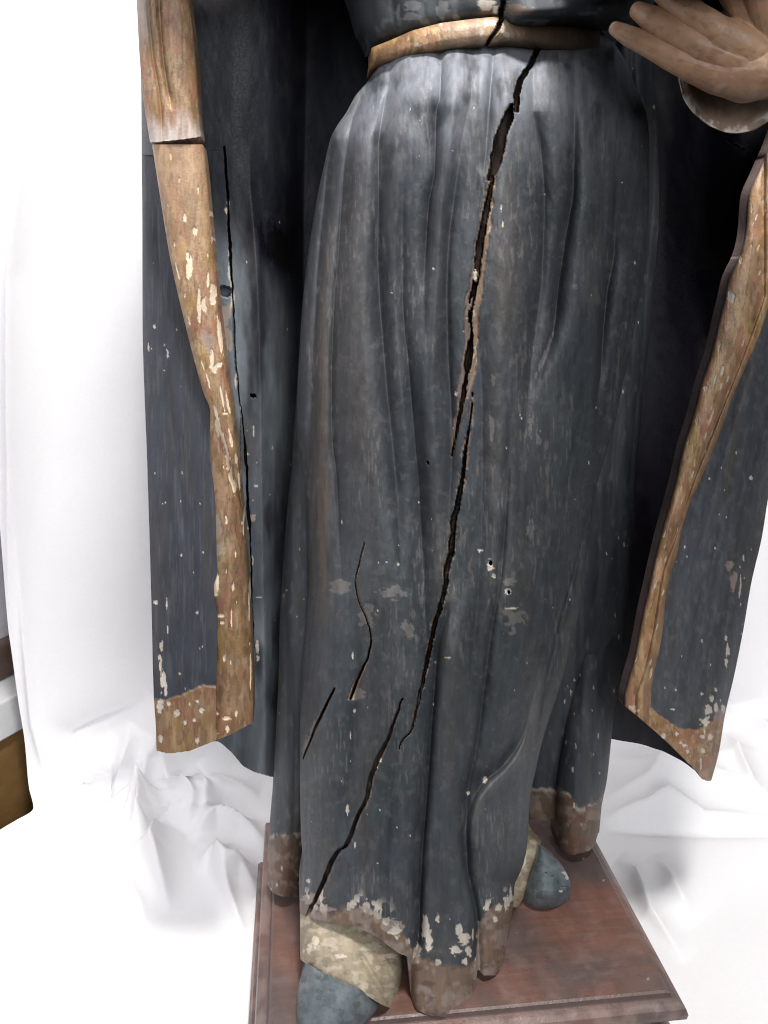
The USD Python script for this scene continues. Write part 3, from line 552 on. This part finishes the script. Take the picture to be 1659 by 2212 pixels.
PX, PY, U = grid(gL, gR, 312, 1640, 110, 640, .5)
tw = [(455, 880), (470, 925), (484, 965), (500, 1020), (516, 1080), (530, 1140), (540, 1200)]
Y = lut([(300, .745), (700, .742), (1100, .744), (1640, .735)])(PY) + .014 * (1 - np.sqrt(np.clip(1 - np.abs(U) ** 2.4, 0, 1))) + .0016 * (fb(PX, PY, 14, 60, 3, 331) - .5)
Y = Y + sstep(850, 960, PY) * groove(PX, PY, tw, [(850, .006), (950, .010), (1100, .008), (1200, 0)], 34, 2.5) + .012 * sstep(900, 1100, PY) * sstep(.2, -1, U)
col = gilt(PX, PY, 340, .55, 1.0)
col = mix(col, (.46, .31, .19), sstep(640, 330, PY) * .5) * (1 - .34 * sstep(760, 1200, PY))[..., None]  # paler above, dimmer below: light falloff painted in, along with browner varnish
sp2 = [(408, 568, 7, 30), (449, 600, 3, 18), (460, 635, 9, 22), (430, 662, 4, 35), (441, 656, 6, 18), (475, 723, 5, 40, .1), (457, 776, 5, 22), (472, 788, 8, 6), (463, 797, 5, 10), (480, 860, 2.5, 25, .2), (492, 872, 2.5, 24, .2), (487, 893, 6, 3), (469, 902, 4, 26, .2), (484, 955, 4, 28, .3), (498, 946, 3, 22, .15), (510, 990, 3, 15, .1),
 (383, 583, 1.6, 18, .25), (409, 691, 2, 12, .2), (438, 788, 2, 14, .3), (450, 822, 2, 18, .25), (422, 498, 5, 8), (400, 470, 4, 9), (470, 924, 5, 20, .2), (491, 997, 5, 15, .2), (502, 1040, 6, 26, .2), (516, 1035, 2.2, 24, .1), (463, 1098, 2.5, 16), (489, 1122, 2.5, 9), (466, 1258, 8, 24), (461, 1222, 2.5, 20), (504, 1267, 3, 9), (476, 1330, 8, 4), (465, 1320, 4, 8), (485, 1420, 3, 7), (464, 1481, 2, 9), (480, 1345, 4, 4),
 (462, 1584, 8, 8), (490, 1574, 4, 7), (490, 1552, 9, 4), (510, 1540, 3, 7), (470, 1540, 3, 4), (538, 1300, 1.6, 40), (541, 1450, 1.6, 40), (526, 1130, 1.6, 30), (500, 1340, 1.6, 20), (452, 1230, 3, 20), (447, 1330, 2, 20)]
sp2 += [(float(x), float(y), float(r), float(r) * 4) for x, y, r in zip(rng.uniform(345, 540, 60), rng.uniform(330, 1600, 60), rng.uniform(.8, 2.2, 60))]
gs = blobs(PX, PY, sp2, 345, .5)
col = mix(col, (.80, .65, .48), gs)
col = mix(col, (.36, .30, .24), blobs(PX, PY, [(469, 1140, 10, 30), (476, 1188, 13, 18), (455, 740, 12, 24), (440, 730, 10, 16)], 346, .5) * .6)
stitch = sstep(4, 1.5, np.abs(PX - gL(PY) - 3)) * sstep(1150, 1220, PY) * sstep(1480, 1420, PY)
col = mix(col, (.42, .33, .30), stitch * .7); col = mix(col, (.30, .09, .08), stitch * (np.sin(PY / 2.4) > .35) * .7)
Y = Y + .0007 * gs
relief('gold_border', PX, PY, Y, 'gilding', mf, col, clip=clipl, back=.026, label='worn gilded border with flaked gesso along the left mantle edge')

# upper length of the left border, above the open joint
uL = curve([(292, -60), (295, 0), (300, 100), (308, 200), (318, 270), (325, 312)])
PX, PY, U = grid(uL, lambda y: gR(y) - 1, -60, 312, 90, 200, .5)
Y = .742 + .012 * (1 - np.sqrt(np.clip(1 - np.abs(U) ** 2.4, 0, 1))) + .0014 * (fb(PX, PY, 10, 60, 3, 351) - .5)
Y = Y + groove(PX, PY, [(318, -60), (330, 120), (345, 210), (350, 300)], .004, 3, 7) + groove(PX, PY, [(342, -60), (352, 120), (368, 220), (372, 240)], [(-60, .006), (200, .006), (240, 0)], 4, 5)
col = gilt(PX, PY, 360, .45, 1.2) * .8
col = mix(col, (.42, .36, .32), sstep(12, 0, PX - lut([(-60, 310), (0, 312), (120, 328), (300, 335)])(PY)) * sstep(140, 20, PY) * .7)
w = sstep(305 - 70, 305, PY + 90 * (fb(PX, PY, 9, 60, 4, 362) - .5))
col = mix(col, (.66, .58, .54), np.maximum(w * .85, sstep(296, 303, PY)))
ju = np.array([(318, 308), (345, 306), (400, 300), (440, 294)], float)
relief('gold_border', PX, PY, Y, 'gilding', mf, col, clip=lambda x, y: y < np.interp(x, ju[:, 0], ju[:, 1]), back=.03, label='upper length of the gilded border ending in a white gesso joint')
PX, PY, U = grid(curve([(300, -60), (305, 200), (306, 335)]), curve([(360, -60), (360, 335)]), -60, 334, 30, 120, .4)
relief('mantle_edge', PX, PY, panY(PX, PY) + .004, 'old_paint', st, (.09, .09, .10), back=.02)

# right front panel
rL = curve([(1700, 200), (1668, 300), (1640, 365), (1616, 426), (1610, 500), (1600, 545), (1575, 600), (1564, 647), (1551, 700), (1535, 768), (1516, 824), (1497, 897), (1476, 964), (1458, 1043), (1448, 1080), (1426, 1159), (1403, 1259), (1386, 1335), (1370, 1419), (1354, 1475), (1347, 1510), (1347, 1720)])
rG = curve([(1720, 200), (1705, 400), (1690, 560), (1660, 665), (1640, 725), (1610, 795), (1583, 857), (1559, 929), (1532, 996), (1513, 1040), (1490, 1093), (1473, 1152), (1463, 1202), (1450, 1239), (1440, 1292), (1435, 1352), (1426, 1409), (1418, 1440), (1412, 1480), (1404, 1720)])
rR = curve([(1760, 200), (1740, 500), (1705, 800), (1672, 1000), (1658, 1083), (1646, 1159), (1623, 1259), (1606, 1359), (1586, 1459), (1566, 1545), (1553, 1625), (1536, 1690), (1530, 1720)])
rY = lambda py: lut([(200, .742), (800, .742), (1700, .735)])(py)
brr = np.array([(1330, 1515), (1347, 1523), (1390, 1558), (1440, 1602), (1473, 1635), (1508, 1669), (1514, 1682), (1530, 1688), (1545, 1686)], float)
clipr = lambda x, y: y < np.interp(x, brr[:, 0], brr[:, 1])
PX, PY, U = grid(lambda y: rG(y) - 14, rR, 200, 1720, 130, 640, .5)
Y = rY(PY) + .002 + lut([(-1, 0), (-.4, .004), (.3, .022), (.7, .045), (1, .085)])(U) + .0018 * (fb(PX, PY, 30, 120, 3, 401) - .5) + groove(PX, PY, [(1620, 800), (1560, 1000), (1520, 1150), (1500, 1300)], [(800, .006), (1100, .006), (1300, 0)], 26, 30)
col = np.broadcast_to(np.array([.066, .072, .082]), PX.shape + (3,)).copy()
col = mix(col, (.05, .055, .07), sstep(.45, .62, fb(PX + .25 * PY, PY, 16, 240, 4, 403)) * .7)
col = mix(col, BROWN, sstep(.5, .66, fb(PX + .25 * PY, PY, 20, 200, 4, 404)) * .6)
col = mix(col, DUST, sstep(.52, .7, fb(PX, PY, 8, 16, 4, 405)) * .16)
hy = lut([(1395, 1520), (1420, 1540), (1446, 1560), (1473, 1574), (1506, 1576), (1536, 1558), (1570, 1530)])
hmask = sstep(-3, 3, PY - hy(PX) + 12 * (fb(PX, PY, 10, 10, 3, 407) - .5))
col = mix(col, gilt(PX, PY, 410, .25, .4) * .85, hmask)
sp3 = [(1568, 1379, 3, 5), (1572, 1404, 4, 14), (1569, 1432, 3, 9), (1546, 1490, 3, 4), (1517, 1499, 3, 3), (1538, 1509, 6, 6), (1530, 1533, 8, 14), (1547, 1529, 5, 9), (1523, 1560, 9, 9), (1460, 1489, 1.5, 4), (1454, 1532, 5, 2), (1433, 1590, 5, 6), (1518, 1592, 6, 4), (1534, 1592, 5, 6), (1518, 1623, 5, 5), (1470, 1604, 3, 3), (1462, 1585, 4, 4), (1478, 1610, 5, 3), (1522, 1580, 1.5, 10), (1514, 1650, 1.6, 12), (1599, 1276, 2, 18, -.15), (1606, 1206, 2.5, 6), (1562, 1530, 4, 8), (1622, 1032, 4, 4), (1600, 1250, 1.5, 10), (1486, 1623, 3, 5)]
sp3 += [(float(x), float(y), float(r), float(r) * 2) for x, y, r in zip(rng.uniform(1430, 1640, 30), rng.uniform(900, 1520, 30), rng.uniform(.7, 1.6, 30))]
gs = blobs(PX, PY, sp3, 420)
col = mix(col, (.30, .22, .19), blobs(PX, PY, [(1576, 1222, 9, 10), (1584, 1256, 7, 20, -.2), (1555, 1545, 14, 12)], 421, .4) * .8)
col = mix(col, GESSO * 1.05, gs); Y = Y + .0006 * gs - .0015 * hmask
mr = relief('mantle_front', PX, PY, Y, 'old_paint', st, col, clip=clipr, back=.02)
PX, PY, U = grid(rL, rG, 200, 1720, 100, 640, .5)
Y = rY(PY) - .004 + .012 * (1 - np.sqrt(np.clip(1 - np.abs(U) ** 2.4, 0, 1))) + .0018 * (fb(PX, PY, 14, 60, 3, 431) - .5)
Y = Y + groove(PX, PY, [(1650, 640), (1600, 780), (1540, 930), (1490, 1060), (1462, 1150), (1430, 1240), (1415, 1330), (1398, 1420), (1372, 1500)], .005, 12, 2.5)
col = gilt(PX, PY, 440, .6, 1.0)
col = mix(col, (.20, .12, .075), sstep(.1, .5, U + .3 * (fb(PX, PY, 20, 60, 3, 442) - .5)) * sstep(700, 900, PY) * .6)
col = mix(col, (.20, .16, .17), sstep(-.84, -.94, U) * .8)
sp4 = [(1366, 1528, 6, 6), (1376, 1535, 6, 4), (1500, 1000, 2, 10), (1495, 880, 2, 14, -.3), (1545, 820, 2, 14, -.3), (1560, 800, 4, 12, -.3), (1525, 840, 5, 6), (1536, 900, 2, 18, -.35), (1580, 640, 8, 12), (1600, 560, 4, 10)]
sp4 += [(float(rL(y) + t * (rG(y) - rL(y))), float(y), float(r), float(r) * 4, -.3) for t, y, r in zip(rng.uniform(.1, .9, 45), rng.uniform(420, 1500, 45), rng.uniform(.8, 2.2, 45))]
gs = blobs(PX, PY, sp4, 445, .5)
col = mix(col, (.50, .42, .34), gs)
relief('gold_border', PX, PY, Y + .0007 * gs, 'gilding', mr, col, clip=clipr, back=.014, label='worn gilded border along the right mantle edge')

# --- blouse and belt ----------------------------------------------------
PX, PY, U = grid(curve([(690, -420), (735, -60), (757, 0), (771, 52), (792, 100), (795, 140)]), curve([(1500, -420), (1440, -60), (1400, 40), (1380, 140)]), -420, 130, 260, 260, .5)
by = np.array([(750, 110), (795, 104), (850, 84), (900, 66), (960, 51), (1010, 43), (1080, 36), (1110, 50), (1180, 44), (1240, 38), (1300, 44), (1400, 40)], float)
gap = np.interp(PX, by[:, 0], by[:, 1]) - PY
Y = .690 + .10 * (1 - np.sqrt(np.clip(1 - np.abs(U) ** 2.3, 0, 1))) + .010 * np.exp(-np.maximum(gap, 0) / 10) - .0 * PY + .004 * (fb(PX, PY, 60, 80, 3, 501) - .5)
Y = Y - .018 * sstep(1050, 1130, PX) + groove(PX, PY, [(840, -200), (850, 30), (856, 80)], .006, 14, 16) + groove(PX, PY, [(940, -200), (945, 40), (950, 60)], .004, 14, 10)
Y = Y - .012 * np.exp(-((PY - 20 + (PX - 1200) * .08) / 26) ** 2) * sstep(1080, 1160, PX)
crk = crack(PX, PY, [(1110, -200), (1096, -40), (1090, 0), (1083, 30), (1072, 60)], [(-200, 6), (0, 5), (60, 5)], 3, 505)
Y = Y + .03 * crk
col = np.broadcast_to(np.array([.046, .054, .060]), PX.shape + (3,)).copy()
col = mix(col, DUST * .9, sstep(.52, .68, fb(PX, PY, 24, 30, 4, 503)) * .5)
col = mix(col, DUST, blobs(PX, PY, [(890, 12, 16, 12), (860, 30, 5, 18), (955, 20, 12, 22), (985, 40, 6, 8), (1150, 44, 40, 3), (1270, 30, 20, 4), (890, 36, 20, 10)], 504, .6) * .7)
col = mix(col, GESSO, blobs(PX, PY, [(1052, 10, 18, 12), (1070, 22, 8, 10), (1040, 6, 10, 8)], 506, .6))
col = mix(col, UMBER * 1.2, blobs(PX, PY, [(1050, 34, 22, 10), (1120, 20, 26, 12)], 507, .5) * .8)
col = mix(col, VOID, crk)
relief('blouse', PX, PY, Y, 'old_paint', st, col, clip=lambda x, y: y < np.interp(x, by[:, 0], by[:, 1]), back=.03)
PX, PY, U = grid(curve([(800, 30), (802, 120), (797, 160)]), curve([(1300, 30), (1290, 160)]), 30, 162, 320, 110, .5)
bt = np.array([(790, 112), (805, 102), (850, 84), (890, 66), (950, 50), (1010, 42), (1070, 36), (1100, 40), (1150, 46), (1220, 52), (1300, 60)], float)
bb = np.array([(790, 162), (800, 153), (812, 142), (840, 132), (880, 121), (920, 113), (960, 106), (1010, 99), (1060, 93), (1090, 89), (1130, 96), (1200, 110), (1300, 118)], float)
tt = (PY - np.interp(PX, bt[:, 0], bt[:, 1])) / (np.interp(PX, bb[:, 0], bb[:, 1]) - np.interp(PX, bt[:, 0], bt[:, 1]))
Y = .684 + .085 * (1 - np.sqrt(np.clip(1 - np.abs((PX - 1050) / 262) ** 2.2, 0, 1))) + .008 * np.clip(np.abs(2 * tt - 1), 0, 1.3) ** 3 + .0016 * (fb(PX, PY, 12, 30, 3, 511) - .5)
Y = Y + groove(PX, PY, [(884, 40), (887, 130)], .002, 3, 3) + groove(PX, PY, [(922, 40), (925, 130)], .0015, 3, 4)
crk = crack(PX, PY, [(1086, 30), (1075, 62), (1058, 82), (1048, 100)], [(30, 5), (60, 5), (85, 4), (100, 2)], 3, 512)
Y = Y + .02 * crk
col = gilt(PX * 1.0, PY, 520, .75, .4) * 1.05
col = mix(col, (.17, .095, .04), sstep(.49, .43, fb(PX, PY, 16, 26, 5, 523)) * .7)
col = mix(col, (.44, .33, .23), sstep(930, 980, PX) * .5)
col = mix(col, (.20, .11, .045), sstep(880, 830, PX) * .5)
col = mix(col, (.08, .055, .04), sstep(1095, 1150, PX) * .85)  # shadow painted onto the belt right of the split
col = mix(col, GESSO, blobs(PX, PY, [(880, 62, 6, 4), (952, 52, 4, 4), (1050, 50, 5, 8), (1065, 48, 8, 5), (900, 98, 8, 5), (1040, 70, 4, 8), (1085, 60, 5, 12), (1095, 75, 6, 8)], 521, .6) * .8)
col = mix(col, VOID, crk)
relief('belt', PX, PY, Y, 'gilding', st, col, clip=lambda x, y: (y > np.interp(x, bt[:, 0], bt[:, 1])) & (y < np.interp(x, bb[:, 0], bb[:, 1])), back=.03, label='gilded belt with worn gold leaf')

# --- hand, cuff and the unseen sleeve shapes above -----------------------------------
def tubes(chains, res, smooth_it=12):
    """Tapered limbs joined into one surface: each chain is [(px, py, Y, radius in picture units)]."""
    parts = []
    for ch in chains:
        pts = [(at(np.array(float(x)), np.array(float(y)), np.array(Yd)), r * Yd / FOC) for x, y, Yd, r in ch]
        for (p, r), (q, s) in zip(pts[:-1], pts[1:]):
            parts.append(m3.Manifold.batch_hull([m3.Manifold.sphere(r, 28).translate(list(p)), m3.Manifold.sphere(s, 28).translate(list(q))]))
    m = m3.Manifold.batch_boolean(parts, m3.OpType.Add).refine_to_length(res).to_mesh()
    t = trimesh.Trimesh(m.vert_properties[:, :3], m.tri_verts, process=True)
    trimesh.smoothing.filter_taubin(t, iterations=smooth_it)
    return np.array(t.vertices), np.array(t.faces)
v, f = tubes([
  [(1330, 62, .618, 13), (1362, 80, .614, 19), (1402, 98, .611, 22), (1470, 128, .605, 29), (1550, 156, .602, 40), (1618, 150, .602, 62)],
  [(1378, 24, .612, 16), (1404, 38, .608, 22), (1444, 60, .602, 25), (1515, 98, .596, 31), (1595, 130, .598, 46)],
  [(1430, -14, .604, 18), (1458, 4, .600, 24), (1494, 30, .594, 26), (1550, 72, .590, 31), (1615, 112, .596, 48)],
  [(1520, -95, .600, 21), (1562, -50, .590, 23), (1596, 0, .592, 30), (1636, 80, .598, 50)],
  [(1600, -90, .570, 22), (1640, -30, .575, 27), (1665, 60, .590, 42)],
  [(1615, 150, .602, 60), (1700, 120, .610, 80), (1830, 60, .63, 84)]], .002, 8)
nn = trimesh.Trimesh(v, f, process=False).vertex_normals
v = v + nn * (.0012 * (meshkit.fbm(v * 90, 3, 8) - .5))[:, None]
n = meshkit.fbm(v * 60, 4, 3)
hcol = mix(np.broadcast_to(np.array([.40, .235, .14]), v.shape), (.25, .135, .09), sstep(.5, .65, n) * .5)
hcol = mix(hcol, (.42, .30, .22), sstep(.56, .64, meshkit.fbm(v * 200, 5, 5)) * .45)
hcol = mix(hcol, (.14, .085, .06), sstep(.62, .68, meshkit.fbm(v * 260, 4, 6)) * .35)
put('hand', v, f, 'flesh_paint', st, hcol, label='painted hand with fingers stretched to the left')
# cuff: an open ring round the wrist
cc = at(np.array(1600.), np.array(150.), np.array(.60)); ux = RGT * 1.0; uy = UPV * .75 + FWD * -.66; ax = np.cross(ux, uy)
ns, nt = 120, 26
th = np.linspace(0, 2 * np.pi, ns, endpoint=False); prof = [(1.00, .000), (1.06, -.002), (1.10, .004), (1.12, .018), (1.10, .035), (1.06, .06), (1.0, .10)]
inn = [(.80, .05), (.86, .02), (.93, .004)]
pr = np.array(inn + prof); pr = np.column_stack([np.interp(np.linspace(0, len(pr) - 1, nt), np.arange(len(pr)), pr[:, 0]), np.interp(np.linspace(0, len(pr) - 1, nt), np.arange(len(pr)), pr[:, 1])])
T, K = np.meshgrid(th, np.arange(nt), indexing='ij')
rad = .0365 * pr[K, 0] * (1 + .03 * np.sin(3 * T) + .10 * (fb(T * 40, K * 6.0, 18, 18, 3, 530) - .5))
axis = np.array([.55, .45, .42]); axis /= np.linalg.norm(axis)
e1 = np.cross(axis, [0, 0, 1.]); e1 /= np.linalg.norm(e1); e2 = np.cross(e1, axis)
cen = at(np.array(1588.), np.array(165.), np.array(.612))
Vc = cen + rad[..., None] * (np.cos(T)[..., None] * e1 * 1.05 + np.sin(T)[..., None] * e2) + axis * pr[K, 1][..., None]
i = np.arange(ns * nt).reshape(ns, nt); j = np.roll(i, -1, 0)
a_, b_, c_, d_ = i[:, :-1].ravel(), j[:, :-1].ravel(), j[:, 1:].ravel(), i[:, 1:].ravel()
fc = np.vstack([np.stack([a_, c_, b_], 1), np.stack([a_, d_, c_], 1)])
vc = Vc.reshape(-1, 3); kk = pr[K, 1].ravel()
nz = meshkit.fbm(vc * 130, 4, 7)
ccol = mix(np.broadcast_to(np.array([.24, .17, .125]), vc.shape), (.10, .08, .07), sstep(.5, .6, nz) * .7)
kr = K.ravel()
ccol = mix(ccol, GESSO, np.exp(-((kr - 10.) / 3.6) ** 4) * sstep(.47, .52, nz + .1 * np.exp(-((kr - 11.) / 1.5) ** 2)))
ccol = mix(ccol, np.array([.05, .055, .06]), sstep(15, 18, kr.astype(float)))
put('cuff', vc, fc, 'old_paint', st, ccol, label='brown cuff with flaked white rim around the wrist')

# --- shoes --------------------------------------------------------------
def shoe(L, R, y0, y1, Yf, dep, colf, name, parent, clip=None, nx=150, ny=150, lab=None, back=.005, mat='old_paint', extra=None):
    PX, PY, U = grid(L, R, y0, y1, nx, ny, .7)
    Y = Yf(PX, PY) + dep * (1 - np.sqrt(np.clip(1 - np.abs(U) ** 2.2, 0, 1))) + .0012 * (fb(PX, PY, 26, 20, 3, 601) - .5)
    if extra: Y = Y + extra(PX, PY)
    return relief(name, PX, PY, Y, mat, parent, colf(PX, PY), clip=clip, back=back, label=lab)
def beige(seed):
    def c(PX, PY):
        k = mix(np.broadcast_to(np.array([.33, .275, .19]), PX.shape + (3,)), (.25, .20, .145), sstep(.45, .62, fb(PX, PY, 30, 18, 4, seed)) * .7)
        k = mix(k, (.48, .42, .33), sstep(.55, .62, fb(PX, PY, 16, 10, 4, seed + 1)) * .6)
        k = mix(k, (.66, .58, .46), blobs(PX, PY, [(668, 2050, 9, 12, -.3), (682, 2032, 8, 9), (735, 2065, 14, 4), (842, 2064, 16, 5), (1122, 1865, 9, 22), (1132, 1855, 6, 14)], seed + 2, .5) * .8)
        return mix(k, (.14, .11, .08), sstep(.62, .7, fb(PX, PY, 10, 8, 4, seed + 3)) * .5)
    return c
def bluetoe(seed, spots):
    def c(PX, PY):
        k = mix(np.broadcast_to(np.array([.115, .138, .150]), PX.shape + (3,)), (.175, .195, .20), sstep(.45, .65, fb(PX, PY, 40, 26, 4, seed)) * .8)
        k = mix(k, (.06, .075, .085), sstep(.56, .64, fb(PX, PY, 16, 14, 4, seed + 1)) * .6)
        return mix(k, (.6, .6, .58), blobs(PX, PY, spots, seed + 2, .6) * .8)
    return c
seamL = np.array([(630, 2068), (652, 2075), (665, 2085), (700, 2108), (740, 2124), (780, 2142), (810, 2162), (828, 2172), (850, 2180), (880, 2180)], float)
sh = shoe(curve([(652, 1940), (648, 1985), (648, 2030), (648, 2060), (655, 2110), (700, 2200)]), curve([(850, 1940), (866, 2040), (870, 2080), (866, 2120), (858, 2150), (850, 2200)]), 1940, 2190,
     lambda x, y: lut([(1940, .672), (1990, .655), (2050, .634), (2120, .616), (2190, .605)])(y), .045, beige(610), 'shoe', st, clip=lambda x, y: y < np.interp(x, seamL[:, 0], seamL[:, 1]), lab='beige upper of the near shoe with flaked paint',
     extra=lambda x, y: .003 * np.exp(-((x - 790 - (y - 2080) * .6) / 8) ** 2) * sstep(2050, 2080, y))
shoe(curve([(668, 2060), (655, 2100), (645, 2140), (640, 2190), (642, 2215), (660, 2260), (690, 2290)]), curve([(800, 2060), (826, 2140), (815, 2180), (796, 2205), (775, 2230), (750, 2260), (720, 2290)]), 2075, 2290,
     lambda x, y: lut([(2060, .628), (2120, .609), (2180, .596), (2240, .588), (2290, .590)])(y), .038, bluetoe(620, [(822, 2170, 4, 4), (740, 2120, 6, 3)]), 'toe_cap', sh, clip=lambda x, y: y > np.interp(x, seamL[:, 0], seamL[:, 1]) + 5, lab='grey blue toe of the near shoe')
seamR = lambda y: np.interp(y, [1780, 1818, 1870, 1933, 1969], [1166, 1169, 1156, 1135, 1114])
sh2 = shoe(curve([(1080, 1770), (1080, 1960)]), curve([(1140, 1770), (1152, 1800), (1172, 1822), (1172, 1850), (1160, 1885), (1142, 1930), (1122, 1960), (1112, 1969)]), 1770, 1960,
     lambda x, y: lut([(1770, .790), (1850, .762), (1960, .738)])(y), .03, beige(630), 'shoe', st, clip=lambda x, y: x < seamR(y), nx=90, lab='beige upper of the rear shoe beside the tunic hem')
dome = lambda x, y: .728 + .030 * ((x - 1180) / 62) ** 2 + .032 * np.clip((1925 - y) / 80, 0, 2) ** 1.3 + .02 * np.clip((y - 1930) / 36, 0, 1) ** 2
shoe(curve([(1166, 1832), (1160, 1860), (1148, 1900), (1137, 1932), (1120, 1960), (1140, 1969)]), curve([(1172, 1832), (1198, 1853), (1222, 1884), (1234, 1915), (1227, 1943), (1204, 1964), (1170, 1969)]), 1832, 1969,
     dome, .004, bluetoe(640, [(1222, 1885, 9, 4), (1225, 1895, 4, 5), (1212, 1925, 6, 3)]), 'toe_cap', sh2, lab='rounded grey blue toe of the rear shoe',
     extra=lambda x, y: .0015 * blobs(x, y, [(1193, 1892, 5, 1.2), (1218, 1915, 7, 1.4), (1205, 1905, 1.4, 5), (1225, 1878, 4, 1.2), (1180, 1885, 3, 1)], 650, .5))

for ch in ([(790, -430, .76, 150), (600, -230, .735, 110), (430, -200, .74, 105), (330, -240, .74, 100)], [(1330, -430, .76, 150), (1490, -240, .60, 185), (1570, -250, .50, 150)], [(1330, -430, .80, 190), (1600, -330, .78, 190), (1830, -160, .72, 150)]):
    v, f = tubes([ch], .008, 6)  # unseen forms above the view, placed and sized to shade tunic and lining
    put('sleeve_blocker', v, f, 'old_paint', st, (.05, .055, .065))
v, f = tubes([[(1060, -700, .78, 230), (1060, -420, .78, 250)], [(760, -560, .82, 180), (1360, -560, .82, 180)]], .012, 6)
put('upper_body', v, f, 'old_paint', st, (.05, .055, .065))
